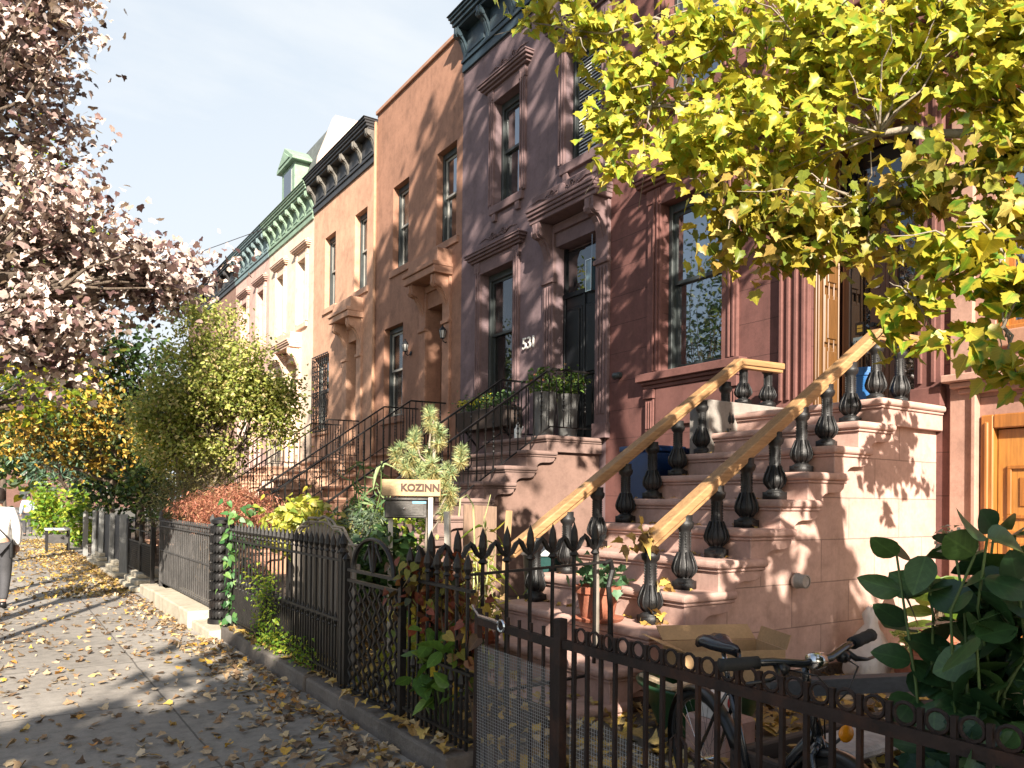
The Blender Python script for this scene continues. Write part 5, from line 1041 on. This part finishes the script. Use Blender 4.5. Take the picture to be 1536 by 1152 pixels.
PINE = [(3.65,6.93,2.40), (3.68,6.85,2.21), (3.52,7.08,2.19), (3.40,7.22,2.05), (3.40,6.98,1.95), (3.55,7.06,1.91), (3.60,6.85,1.88), (3.92,6.87,2.03), (3.74,6.82,1.83), (3.48,7.17,1.82), (3.50,6.91,1.78), (3.71,7.07,2.01), (3.74,6.76,1.66), (3.73,6.83,1.51), (3.71,6.96,1.71)]
MAPLE_Y += [(4.48,2.05,3.82,0.18,0.16,90), (4.46,1.94,3.56,0.10,0.14,50), (4.41,2.57,4.50,0.31,0.16,120), (4.55,1.75,4.1,0.25,0.3,150)]
MAPLE_G += [(4.45,1.95,3.14,0.12,0.17,60), (4.47,2.06,3.14,0.18,0.14,60)]
TPL['needle'] = (np.array([(-.012, 0, 0), (.012, 0, 0), (.006, 1, -.06), (-.006, 1, -.06), (0, .5, .01)], float), [(0, 1, 4), (1, 2, 4), (2, 3, 4), (3, 0, 4)])
V_, f_q = TPL['broad']; V_[:, 0] *= 1.15
TPL['strap'] = template('lance', .3, .6)
def litter(name, pos, size, mat): o = leaves(name, mat, None, pos, size, 'litter', flat=True); tag(o, None, None, kind='stuff'); return o
mpl_y = leafmat('maple_leaf_yellow_green', [(0, (.12, .22, .025)), (.3, (.28, .40, .05)), (.65, (.42, .50, .08)), (.85, (.58, .50, .07)), (1, (.52, .36, .06))], .45, .42, edge=(.42, .36, .04))
mpl_g = leafmat('maple_leaf_gold', [(0, (.10, .16, .02)), (.3, (.23, .25, .03)), (.6, (.38, .30, .03)), (.85, (.50, .40, .12)), (1, (.38, .24, .06))], .45, .4)
mpl_d = leafmat('maple_leaf_green', [(0, (.07, .17, .02)), (.5, (.17, .30, .03)), (.8, (.32, .38, .04)), (1, (.55, .40, .04))], .45, .4, edge=(.45, .36, .04))
mt = thing('maple_tree', (5.3, .7, .02), 'maple with yellow green autumn leaves overhanging the stoop at the upper right', 'tree')
m = MB(); m.tube([(5.3, .7, -.05), (5.28, .72, .3), (5.2, .8, 1.8), (5.0, 1.0, 3.2), (4.9, 1.5, 5.2), (5.0, 2.4, 7.2)], [.24, .19, .16, .14, .11, .06], 12, False); m.build('trunk', bark, mt, 'all')
m = MB(); limbs = [((5.0, 1.05, 3.3), (4.62, 1.9, 3.52), .06, .045), ((4.62, 1.9, 3.52), (4.3, 2.7, 3.36), .045, .03), ((4.3, 2.7, 3.36), (3.95, 3.4, 3.5), .028, .008), ((4.62, 1.9, 3.52), (4.25, 2.6, 3.75), .032, .02), ((4.25, 2.6, 3.75), (3.7, 3.9, 4.3), .02, .007), ((4.95, 1.3, 4.4), (4.2, 3.1, 4.5), .05, .02), ((4.2, 3.1, 4.5), (3.5, 4.6, 5.1), .02, .006), ((5.0, 1.0, 3.0), (4.35, 2.0, 3.0), .035, .018), ((4.35, 2.0, 3.0), (4.13, 2.3, 2.7), .014, .005), ((4.35, 2.0, 3.0), (4.2, 1.9, 2.5), .012, .004), ((4.95, 1.5, 5.0), (4.1, 3.4, 5.0), .045, .012)]
for a, b, r0, r1 in limbs: limb(m, a, b, r0, r1, .03, 5, 7, .03)
for L in (MAPLE_Y, MAPLE_G, MAPLE_D):
    for x, y, z, r, h, n in L:
        src = min([l[1] for l in limbs], key=lambda q: (Vector(q) - Vector((x, y, z))).length)
        for k in range(max(2, n // 30)): limb(m, src, (x + random.gauss(0, r * .6), y + random.gauss(0, r * .6), z + random.gauss(0, h * .7)), .009, .002, .05, 5, 4, .06)
m.build('limb', bark_pale, mt, 'all')
def blob_pts(L, gain=1.0, dens=11):
    P = []
    for x, y, z, r, h, n in L:
        n = int(n * gain); nc = max(2, n // dens); c = clumps((x, y, z), (r, r * 1.1, h), nc, .1); P.append(fill(c, dens, (.07, .07, .05)))
    return np.concatenate(P)
leaves('crown', mpl_y, mt, blob_pts(MAPLE_Y, 2.1), (.062, .108), 'maple', .35, .55, face=(-.55, -1.0, .1))
leaves('crown', mpl_g, mt, blob_pts(MAPLE_G, 1.8), (.06, .105), 'maple', .3, .7, face=(-.4, -.8, 0))
leaves('crown', mpl_d, mt, blob_pts(MAPLE_D, 1.6, 8), (.085, .13), 'maple', .5, .4, face=(-.5, -.8, .1))
leaves('crown', mpl_d, mt, fill(clumps((6.3, 1.9, 3.55), (.7, .6, .55), 34, .1), 9, .08), (.10, .15), 'maple', .5, .4)  # out of frame, added to throw leaf shadows on the stoop wall
leaves('crown', mpl_y, mt, fill(clumps((4.1, .2, 5.2), (1.1, .7, 1.5), 28, .1), 10, .12), (.12, .18), 'maple', .5, .4)  # unseen clump added to shade the handrails and upper steps
UP = clumps((5.4, 3.9, 7.9), (2.3, 2.6, 1.7), 75, .2)
leaves('crown', mpl_y, mt, fill(UP, 17, .28), (.15, .24), 'maple', .5, .4)  # coarse upper crown above the frame, shaped to shade the house fronts
# street trees
pur = leafmat('purple_maple_leaf', [(0, (.05, .028, .030)), (.24, (.17, .10, .092)), (.52, (.45, .34, .30)), (1, (.71, .60, .54))], .15, .30, .6)  # sun sheen and inner shade put into the colour, at random per leaf
pt = tree('maple_tree', 'purple leaved maple with pale sunlit foliage at the upper left', (-1.6, 8.5, 0), 3.0, [((.25, 11.2, 7.2), (.85, 1.6, 2.3), 1.0), ((.45, 10.6, 4.6), (.95, 1.3, .9), .55), ((1.40, 10.4, 4.3), (.90, .7, .40), .30), ((1.9, 11.2, 4.9), (.8, .6, .30), .04), ((.45, 10.0, 3.45), (.75, .8, .5), .34), ((-1.7, 9.5, 6.8), (1.5, 2.2, 2.6), .8)], .13, pur, bark, 'norway', (.065, .11), 38, (.20, .20, .15), 165, up=.3, hang=.5, shell=.1, twig_every=4, face=(-.3, -.6, .1))
yel = leafmat('yellow_leaf', [(0, (.06, .11, .015)), (.4, (.16, .23, .02)), (.75, (.34, .36, .03)), (1, (.58, .44, .03))], .35)
tree('street_tree', 'yellow green street tree behind the purple maple', (-1.6, 18.5, 0), 3.0, [((.3, 20.5, 7.5), (1.7, 2.0, 2.6), 1.0), ((1.75, 22, 7.9), (.55, .8, .9), .18), ((.6, 19.5, 3.9), (1.2, 1.8, 1.0), .5)], .18, yel, bark, 'oval', (.12, .18), 14, .22, 90, up=.4, shell=.2)
grn = leafmat('dark_green_leaf', [(0, (.015, .035, .012)), (.5, (.04, .08, .02)), (.85, (.09, .14, .03)), (1, (.22, .22, .04))], .25)
brt = leafmat('bright_green_leaf', [(0, (.06, .15, .015)), (.5, (.18, .30, .03)), (1, (.42, .44, .05))], .4)
olv = leafmat('olive_leaf', [(0, (.10, .14, .03)), (.4, (.27, .31, .06)), (.8, (.45, .44, .13)), (1, (.58, .44, .25))], .4)
ot = tree('locust_tree', 'slender multi-stemmed tree with olive yellow foliage in front of the pale houses', (3.3, 17.0, .15), 1.5, [((3.85, 16.7, 4.0), (1.2, 1.3, 1.25), 1.3), ((3.0, 17.3, 3.3), (.85, .9, .9), .5), ((4.75, 16.2, 3.5), (.65, .6, .9), .45), ((3.6, 16.9, 5.3), (.9, 1.0, .45), .15), ((3.5, 17.2, 2.5), (1.1, 1.1, .6), .5)], .10, olv, bark, 'oval', (.06, .10), 60, (.19, .19, .14), 150, twig_every=6, up=.6, hang=.4, shell=.2, face=(-.3, -.5, 0))
m = MB()
for dx, dy, r in ((.25, -.1, .05), (-.2, .15, .045), (.4, .2, .035)): limb(m, (3.3 + dx * .3, 17 + dy * .3, .1), (3.5 + dx * 2, 16.9 + dy * 2, 3.2), r, r * .5, .02, 6, 7, .03)
m.build('stem', bark_pale, ot, 'all')
ora = leafmat('orange_gold_leaf', [(0, (.03, .05, .012)), (.35, (.09, .11, .02)), (.5, (.30, .19, .03)), (.75, (.50, .29, .045)), (.9, (.58, .40, .09)), (1, (.28, .30, .06))], .3)
tree('street_tree', 'orange and gold leaved small tree hanging over the fence and pavement', (3.2, 22.4, .15), 1.4, [((1.75, 22.6, 3.5), (1.35, 1.5, 1.25), 1.0), ((.55, 23.4, 3.3), (.55, .8, .9), .3), ((3.3, 21.9, 2.9), (.8, .9, .8), .3), ((1.5, 22.6, 4.9), (1.3, 1.2, .5), .25)], .12, ora, bark, 'oval', (.11, .17), 20, (.21, .21, .16), 120, twig_every=6, up=.5, hang=.5, shell=.3, face=(-.3, -.5, 0))
tree('yard_tree', 'dark green dense tree between the orange tree and the houses', (4.4, 25.5, .15), 1.2, [((3.9, 25.3, 3.2), (1.6, 1.6, 2.0), 1.0), ((2.9, 24.5, 5.2), (1.6, 1.4, 1.3), 1.0), ((3.0, 24.5, 2.0), (1.2, 1.2, 1.2), .6)], .16, grn, bark, 'oval', (.14, .22), 20, .25, 80, shell=.2)
tree('yard_tree', 'dark green tree beyond the dark boarded fence', (3.3, 21, .15), .8, [((3.1, 20.6, 1.9), (.7, 1.5, .7), 1.0)], .08, grn, bark, 'oval', (.10, .16), 22, .2, 40, shell=.2)
con = leafmat('blue_conifer', [(0, (.03, .07, .05)), (.5, (.08, .15, .10)), (1, (.18, .26, .17))], .2)
tree('street_tree', 'dense green tree hanging low over the far pavement behind the orange tree', (-1.4, 41, 0), 2.0, [((.2, 41, 4.6), (2.6, 2.2, 2.6), 1.0), ((1.8, 44, 6.8), (2.4, 2.0, 2.4), .8)], .2, grn, bark, 'oval', (.22, .36), 24, .35, 80, shell=.2, twig_every=8)
tree('conifer', 'blue green conifer overhanging the far pavement', (2.7, 35, .1), 1.2, [((1.9, 34.5, 3.2), (1.4, 1.5, 1.2), 1.0), ((2.6, 35, 5.0), (1.0, 1.0, 1.4), .6)], .16, con, bark, 'lance', (.2, .34), 24, .3, 60, shell=.2)
def shrub(name, label, c, rad, n, per, spread, mat, kind, size, stems=6, z0=.13, cat='shrub', group=None, up=.5, hang=.3, shell=.2, face=None, part='foliage'):
    t_ = thing(name, (c[0], c[1], z0), label, cat, group); cl = clumps(c, rad, n, shell); cl[:, 2] = np.maximum(cl[:, 2], z0 + .06); m = MB()
    for k in range(stems): q = cl[k % n]; limb(m, (c[0] + random.gauss(0, .06), c[1] + random.gauss(0, .06), z0 - .05), q, .018, .005, .06, 5, 5)
    if stems: m.build('stem', twigm, t_, 'all')
    leaves(part, mat, t_, fill(cl, per, spread), size, kind, up, hang, face=face); return t_
shrub('bush', 'bright yellow green upright bush by the far pavement, left of the pair', (1.6, 31.5, 1.05), (.5, .7, 1.0), 40, 22, .16, brt, 'oval', (.12, .2), 5, .0)
shrub('bush', 'bright green bush behind the small bench, right of the pair', (2.35, 28.4, 1.0), (.5, .8, 1.0), 40, 22, .16, brt, 'oval', (.12, .2), 5, .0)
red_l = leafmat('red_lace_leaf', [(0, (.12, .045, .03)), (.4, (.30, .11, .07)), (.8, (.45, .20, .13)), (1, (.36, .24, .12))], .3)
shrub('japanese_maple', 'low mounded red laceleaf maple spilling over the grey iron fence', (2.95, 12.3, 1.42), (.62, 1.6, .36), 150, 85, (.13, .15, .055), red_l, 'lance', (.045, .085), 14, .15, 'shrub', up=.9, hang=.7, shell=.3)
bro = leafmat('brown_green_leaf', [(0, (.07, .06, .025)), (.5, (.16, .13, .05)), (1, (.24, .22, .09))], .3)
shrub('shrub', 'brownish small-leaved shrub behind the red laceleaf maple', (3.0, 14.4, 1.75), (.65, 1.3, .6), 90, 34, .15, bro, 'lance', (.05, .09), 8, .15)
shrub('shrub', 'grey green shrub over the pierced iron gate', (2.9, 16.2, 1.5), (.55, 1.0, .55), 60, 30, .15, leafmat('greygreen_leaf', [(0, (.05, .07, .03)), (.6, (.13, .15, .06)), (1, (.25, .24, .10))], .3), 'lance', (.06, .11), 6, .15)
ygl = leafmat('lime_leaf', [(0, (.12, .19, .03)), (.4, (.34, .36, .05)), (.8, (.50, .44, .07)), (1, (.55, .50, .20))], .4)
shrub('shrub', 'sunny yellow green shrub behind the grey picket panel', (2.98, 8.75, 1.28), (.40, .85, .30), 70, 18, .09, ygl, 'heart', (.07, .115), 8, up=.6, face=(-.3, -.6, 0))
dgl = leafmat('deep_leaf', [(0, (.02, .05, .018)), (.6, (.05, .11, .03)), (1, (.12, .18, .05))], .25)
shrub('shrub', 'dark green leafy shrub under the mailbox', (3.2, 7.15, .95), (.42, .5, .35), 46, 20, .09, dgl, 'heart', (.08, .13), 6)
shrub('shrub', 'dark fine-leaved shrub left of the mailbox', (3.3, 7.85, 1.1), (.35, .5, .45), 50, 26, .1, leafmat('grey_deep_leaf', [(0, (.03, .05, .035)), (.6, (.09, .13, .08)), (1, (.2, .24, .14))], .25), 'lance', (.07, .12), 6)
shrub('ground_plants', 'low lime and green plants behind the arched gate', (3.0, 5.7, .45), (.5, .7, .3), 40, 14, .1, ygl, 'heart', (.07, .12), 4)
shrub('ground_plants', 'sunlit lime weeds by the foot of the left handrail', (3.9, 6.6, .45), (.5, .35, .35), 40, 14, .09, ygl, 'lance', (.08, .16), 4)
shrub('shrub', 'loose mid green shrub in front of the iron railings, behind the tall narrow-leaved plant', (4.1, 9.1, 1.05), (.5, .8, .6), 46, 22, .10, brt, 'oval', (.06, .10), 7, face=(-.3, -.5, 0))
# tall plant with narrow leaves
t_ = thing('oleander', (3.6, 8.4, .13), 'tall narrow-leaved green plant in front of the iron railings', 'plant'); m = MB(); P = []; D = []
for k in range(9):
    tip = Vector((3.6 + random.gauss(0, .16), 8.4 + random.gauss(0, .2), random.uniform(1.5, 2.2))); st = limb(m, (3.6 + random.gauss(0, .04), 8.4 + random.gauss(0, .04), .1), tip, .013, .005, .03, 6, 5, .03)
    for q in range(26): f_ = random.uniform(.45, 1); p = Vector((3.6, 8.4, .1)).lerp(tip, f_); a = random.uniform(0, 6.28); P.append(p); D.append((math.cos(a), math.sin(a), random.uniform(.1, 1.0)))
m.build('stem', stemg, t_, 'all'); leaves('foliage', leafmat('oleander_leaf', [(0, (.06, .12, .05)), (.5, (.14, .22, .09)), (1, (.30, .36, .18))], .3), t_, P, (.13, .22), 'strap', 1, 0, dirs=D)
# pine with separate needle tufts
t_ = thing('pine', (3.62, 6.95, .13), 'young pine with round pale green needle tufts behind the mailbox sign', 'tree'); m = MB(); m.tube([(3.62, 6.95, .1), (3.6, 6.96, .9), (3.6, 6.93, 1.5), (3.64, 6.9, 2.0), (3.65, 6.92, 2.3)], [.035, .03, .025, .018, .008], 8)
P = []; D = []
for (x, y, z) in PINE:
    limb(m, (3.61, 6.94, max(1.2, z - .28)), (x, y, z), .012, .006, .0, 4, 5)
    for j in range(4):
        c = Vector((x, y, z)) + Vector((random.gauss(0, .03), random.gauss(0, .03), -.05 + .045 * j))
        for k in range(170):
            d = Vector((random.gauss(0, 1), random.gauss(0, 1), random.gauss(.35 - .25 * (3 - j), .7))).normalized(); P.append(c); D.append(d)
m.build('trunk', bark_pale, t_, 'all'); D = np.array(D); q = D[:, 2] > -.05; P = np.array(P)
leaves('needles', leafmat('pine_needle', [(0, (.14, .24, .13)), (.6, (.30, .38, .18)), (1, (.48, .50, .26))], .25), t_, P[q], (.06, .105), 'needle', 0, 0, dirs=D[q]); leaves('needles', leafmat('pine_needle_old', [(0, (.30, .28, .10)), (1, (.55, .46, .22))], .25), t_, P[~q], (.06, .10), 'needle', 0, 0, dirs=D[~q])
# vine and bold leaves on the near fence
rv = leafmat('red_vine_leaf', [(0, (.03, .05, .015)), (.35, (.16, .05, .03)), (.6, (.24, .06, .03)), (.8, (.15, .17, .03)), (1, (.45, .28, .05))], .35)
vn = thing('climbing_vine', (2.35, 4.5, .15), 'red and brown autumn vine climbing the iron fence right of the arched gate', 'vine'); m = MB()
for k in range(8): limb(m, (2.38, random.uniform(3.9, 4.7), .1), (2.4 + random.uniform(-.1, .3), random.uniform(3.95, 4.8), random.uniform(.8, 1.3)), .008, .003, .0, 6, 4, .1)
m.build('stem', twigm, vn, 'all'); leaves('foliage', rv, vn, fill(clumps((2.48, 4.62, .98), (.26, .34, .28), 60, .1), 12, .06), (.05, .085), 'heart', .2, .8); leaves('foliage', rv, vn, fill(clumps((2.38, 4.0, .78), (.1, .22, .22), 14, .1), 6, .06), (.06, .10), 'heart', .2, .8)
st_ = thing('leafy_plant', (2.36, 4.35, .15), 'broad green strap-leaved plant pushing through the iron fence', 'plant'); P = []; D = []
for k in range(46): a = random.uniform(0, 6.28); P.append((2.34 + random.gauss(0, .05), 4.33 + random.gauss(0, .13), random.uniform(.35, .8))); D.append((math.cos(a) * .7 - .3, math.sin(a) * .7 - .3, random.uniform(-.5, .4)))
leaves('foliage', leafmat('strap_leaf', [(0, (.04, .10, .02)), (.6, (.10, .20, .035)), (.9, (.18, .27, .06)), (.95, (.55, .38, .03)), (1, (.55, .38, .03))], .3), st_, P, (.12, .21), 'oval', .8, 0, dirs=D); tag(st_, None, None)
m = MB(); [limb(m, (2.37, 4.33, .1), p, .008, .004, .05, 4, 4) for p in P[::4]]; m.build('stem', stemg, st_, 'all')
vn = thing('climbing_vine', (2.28, 9.35, .1), 'green heart-leaved vine beside the twisted iron post', 'vine'); m = MB(); limb(m, (2.26, 9.4, .05), (2.33, 9.3, 1.5), .008, .003, 0, 8, 4, .04); m.build('stem', stemg, vn); cl = np.array([[2.28 + RNG.normal(0, .04), 9.2 + RNG.normal(0, .10), z] for z in np.linspace(.2, 1.5, 17)]); leaves('foliage', leafmat('vine_leaf', [(0, (.03, .10, .03)), (.6, (.08, .20, .06)), (1, (.18, .30, .08))], .35), vn, fill(cl, 5, .05), (.06, .11), 'heart', .2, .6, face=(-.6, -.6, 0))
cl = np.array([[2.7 + RNG.normal(0, .12), 9.9 + RNG.normal(0, .3), 1.2 + RNG.normal(0, .15)] for _ in range(12)]); leaves('foliage', dgl, vn, fill(cl, 8, .07), (.06, .1), 'heart')
wd = thing('weed_clump', (2.24, 7.55, .13), 'feathery bright green weeds growing through the fence foot', 'weeds'); cl = np.concatenate([np.array([[2.24 + RNG.normal(0, .04), 7.7 + RNG.normal(0, .16), z] for z in np.linspace(.18, .85, 30)]), np.array([[2.25, 7.0 + RNG.normal(0, .35), .2 + abs(RNG.normal(0, .08))] for _ in range(20)])]); leaves('foliage', brt, wd, fill(cl, 26, .05), (.025, .05), 'small', .4, .0)
# tall grassy stems near the mauve stoop
t_ = thing('tall_weeds', (3.95, 6.55, .12), 'tall thin grassy weeds in front of the mauve stoop wall', 'weeds'); m = MB(); P = []; D = []
for k in range(9):
    b = (3.95 + random.gauss(0, .14), 6.55 + random.gauss(0, .1), .1); h = random.uniform(.7, 1.6); tip = (b[0] + random.gauss(0, .12), b[1] + random.gauss(0, .08), b[2] + h); limb(m, b, tip, .008, .003, 0, 6, 4, .04)
    for q in range(12): p = Vector(b).lerp(Vector(tip), random.uniform(.2, 1)); a = random.uniform(0, 6.28); P.append(p); D.append((math.cos(a), math.sin(a), .7))
m.tube([(3.93, 6.6, .1), (3.94, 6.6, 1.2), (3.92, 6.6, 1.56), (3.86, 6.62, 1.66), (3.80, 6.64, 1.62), (3.79, 6.65, 1.45)], .009, 5); m.build('stem', M('pale_stem', (.38, .42, .18), .6), t_); leaves('foliage', ygl, t_, P, (.1, .2), 'strap', 1, 0, dirs=D)
# potted canna and succulent by the lit wall
pc = pot('potted_plant', 'dark red pot with large paddle leaves lit against the pink stoop wall', 7.15, 3.78, .02, .17, .46); P = []; D = []
for k in range(13): a = random.uniform(0, 6.28); P.append((7.15 + .05 * math.cos(a), 3.78 + .05 * math.sin(a), random.uniform(.5, .85))); D.append((math.cos(a) * .8, math.sin(a) * .8, random.uniform(.2, 1.2)))
leaves('foliage', leafmat('paddle_leaf', [(0, (.10, .18, .025)), (.6, (.22, .32, .05)), (1, (.35, .42, .12))], .45), pc, P, (.24, .36), 'broad', .3, 0, dirs=D, face=(-.3, -.8, 0)); m = MB(); [m.tube([(7.15, 3.78, .4), p], .010, 5) for p in P]; m.build('stem', twigm, pc)
sp = pot('potted_plant', 'low pot of pale lime rosette succulents by the clear plastic bag', 6.78, 3.72, .02, .26, .3); cl = clumps((6.78, 3.72, .42), (.27, .2, .1), 46, .2); leaves('foliage', leafmat('succulent', [(0, (.22, .30, .06)), (.6, (.42, .48, .13)), (1, (.50, .45, .22))], .2), sp, fill(cl, 14, .02), (.04, .07), 'small', .8, -.6)
# hydrangea and ivy at the right foreground
hy = thing('hydrangea', (2.66, 1.34, .02), 'large-leaved dark green hydrangea with dried cream blooms at the lower right', 'shrub'); P = []; D = []; m = MB(); stems = []
for k in range(36):
    tip = Vector((2.73 + random.gauss(0, .16), 1.26 + random.gauss(0, .13), random.uniform(.75, 1.52))); st = limb(m, (2.66 + random.gauss(0, .07), 1.34 + random.gauss(0, .07), 0), tip, .008, .004, .04, 6, 6, .03); stems.append(tip)
    for q in range(7):
        f_ = 1 - .085 * q; p = Vector((2.66, 1.34, 0)).lerp(tip, f_); a = 1.57 * q + random.uniform(-.5, .5)
        for s in (0, math.pi): P.append(p); D.append((math.cos(a + s), math.sin(a + s), random.uniform(-.35, .35)))
m.build('stem', stemg, hy, 'all')
def veinleaf():
    mm = leafmat('hydrangea_leaf', [(0, (.020, .055, .022)), (.6, (.045, .105, .032)), (1, (.08, .145, .04))], .18, .36, .5); return mm
leaves('foliage', veinleaf(), hy, P, (.11, .17), 'broad', .9, 0, dirs=D)
for tip in stems[:4]:
    fl = fill(np.array([tip + Vector((0, 0, .03))]), 110, (.024, .024, .018)); bl = leaves('bloom', leafmat('dried_bloom', [(0, (.40, .28, .16)), (.6, (.60, .50, .36)), (1, (.7, .62, .5))], .3), hy, fl, (.02, .035), 'small', .5, 0)
iv = thing('ivy', (2.45, 1.15, .02), 'blue green rounded ivy leaves at the bottom right corner over the fence', 'vine'); P = fill(clumps((2.42, 1.12, .72), (.14, .32, .24), 34, .1), 4, .06); leaves('foliage', leafmat('ivy_leaf', [(0, (.018, .05, .04)), (.7, (.035, .085, .055)), (.92, (.07, .13, .05)), (1, (.35, .4, .06))], .2, .5), iv, P, (.07, .115), 'heart', .5, .3, face=(-.5, -.5, 0)); m = MB(); [limb(m, (2.5, 1.1, 0), p, .006, .003, 0, 4, 4) for p in P[::9]]; m.build('stem', stemg, iv)
# unseen trees, placed behind the viewpoint for shade, across the street for pane reflections
shade = leafmat('shade_tree_leaf', [(0, (.08, .12, .02)), (.6, (.22, .24, .04)), (1, (.40, .32, .05))], .35)
tree('street_tree', 'unseen tall plane tree on the kerb beside the viewpoint, crown above the picture', (-1.7, -2.0, 0), 7.5, [((1.2, 1.9, 14.3), (3.8, 4.8, 4.8), 1.0), ((-1.5, -3.5, 12.5), (2.5, 2.5, 2.5), .3)], .32, shade, bark, 'maple', (.26, .42), 26, .42, 96, shell=.15, twig_every=6)
tree('street_tree', 'unseen low broad tree added just behind the viewpoint to shade the near pavement', (-1.8, -3.4, 0), 2.2, [((-1.9, -2.9, 4.6), (2.8, 1.3, 2.2), 1.0)], .2, shade, bark, 'maple', (.24, .38), 30, .3, 105, shell=.05, twig_every=9)
tree('yard_tree', 'unseen small dense tree added behind the viewpoint to shade the bicycle', (2.9, -2.9, 0), 1.8, [((2.2, -2.7, 3.55), (1.7, 1.0, 1.85), 1.0)], .14, shade, bark, 'maple', (.22, .34), 32, .26, 112, shell=.05, twig_every=9)
for i, (x, y, s) in enumerate(((-10.6, 15, 1.0), (-10.4, 25.6, 1.30), (-10.8, 33, .95), (-10.5, 42, 1.2))):
    tree('street_tree', ['leafy tree across the street, nearest of four', 'tall tree across the street, second of four', 'shorter tree across the street, third of four', 'tallest tree across the street, farthest of four'][i], (x, y, -.1), 2.6, [((x, y, 7.2 * s), (2.0, 2.4, 4.6 * s), 1.0)], .2, grn if i % 2 else shade, bark, 'oval', (.16, .28), 44, .45, 60, shell=.2, group='trees across the street')
tag(MB().tube([(-1.6, 6.8, 0), (-1.6, 6.8, 6.2)], .07, 8).build('street_pole', frame_grey), 'grey street pole at the kerb, outside the left edge', 'pole')
tree('street_tree', 'slim street tree at the kerb beyond the purple maple', (-1.6, 11.7, 0), 3.4, [((-1.8, 12.2, 6.2), (1.3, 1.6, 1.8), 1.0)], .13, yel, bark, 'oval', (.14, .2), 18, .25, 50, shell=.2)
for i, (x, y, s, mm) in enumerate(((-1.5, 52, 1.0, grn), (2.6, 56, 1.1, yel), (5.5, 49, .9, grn), (.6, 70, 1.3, grn), (-5, 74, 1.2, ora))):
    tree('street_tree', ['dark green tree closing the street far off, on the kerb', 'yellowish far tree above the pavement end', 'dark green far tree against the terrace end', 'large dark tree at the very end of the pavement', 'rusty orange far tree on the roadside'][i], (x, y, 0), 2.2 * s, [((x, y, 5 * s), (2.8 * s, 2.5, 3.4 * s), 1.0)], .25, mm, bark, 'oval', (.4, .7), 20, .6, 46, shell=.2)
# ---------------------------------------------------------------- fallen leaves
lit = leafmat('fallen_leaf', [(0, (.08, .05, .03)), (.25, (.22, .14, .08)), (.5, (.38, .27, .16)), (.75, (.50, .40, .28)), (.9, (.50, .33, .06)), (1, (.45, .20, .05))], .12, .7, .3)
liy = leafmat('fallen_leaf_yellow', [(0, (.16, .10, .05)), (.35, (.38, .24, .08)), (.7, (.52, .36, .08)), (1, (.50, .40, .26))], .15, .65, .3)
nA = 2300; yy = 2.4 + 30 * RNG.random(nA) ** 1.5; xx = RNG.uniform(-1.2, 2.12, nA); A = np.stack([xx, yy, np.full(nA, .012)], 1)
cc_ = RNG.uniform((-.6, 3, 0), (2.0, 16, 0), (55, 3)); B_ = np.repeat(cc_, 13, 0) + RNG.normal(0, 1, (715, 3)) * np.array((.22, .34, 0)); B_[:, 2] = .02
yk = 3.9 + 22 * RNG.random(1900) ** 1.3; xk = 2.12 - np.abs(RNG.normal(0, .30, 1900)); Kk = np.stack([xk, yk, .012 + .03 * RNG.random(1900)], 1)
P = np.concatenate([A, B_, Kk]); P = P[(P[:, 0] < np.where(P[:, 1] > 9.25, 1.98, 2.13))]
litter('fallen_leaves', P, (.03, .085), lit)
yk = RNG.uniform(14, 34, 2200); litter('fallen_leaves', np.stack([2.0 - np.abs(RNG.normal(0, .8, 2200)), yk, .012 + .02 * RNG.random(2200)], 1), (.05, .1), liy)
P = np.stack([RNG.uniform(2.36, 8.2, 3000), RNG.uniform(.3, 4.38, 3000), .03 + .07 * RNG.random(3000) ** 2], 1); litter('fallen_leaves', P, (.06, .12), liy)
P = np.concatenate([np.stack([RNG.uniform(2.46, 4.2, 900), RNG.uniform(4.45, 9.4, 900), .135 + .03 * RNG.random(900)], 1), np.stack([RNG.uniform(2.2, 2.46, 260), RNG.uniform(3.95, 9.2, 260), .155 + .015 * RNG.random(260)], 1), np.stack([RNG.uniform(2.85, 4.5, 240), RNG.uniform(1.4, 2.3, 240), .43 + .06 * RNG.random(240)], 1)]); litter('fallen_leaves', P, (.05, .1), liy)
P = []
for k in range(-2, 8):
    n = 26 if k < 7 else 8
    for _ in range(n): P.append((xt(k) + RUN - .02 - abs(random.gauss(0, .10)), random.uniform(4.5, 6.3), zt(k) + .012))
litter('fallen_leaves', P, (.035, .07), liy)
leaves('leaf_pile', liy, None, fill(np.array([(4.34, 4.62, 1.33), (4.42, 4.66, 1.36), (4.27, 4.64, 1.25), (4.40, 4.55, .70), (4.55, 4.60, .92)]), 9, (.05, .05, .03)), (.06, .11), 'litter', .5, .2)
tag(bpy.data.objects['leaf_pile'], 'clump of dry brown leaves caught on the lower end of the right handrail', 'leaves', kind='stuff')
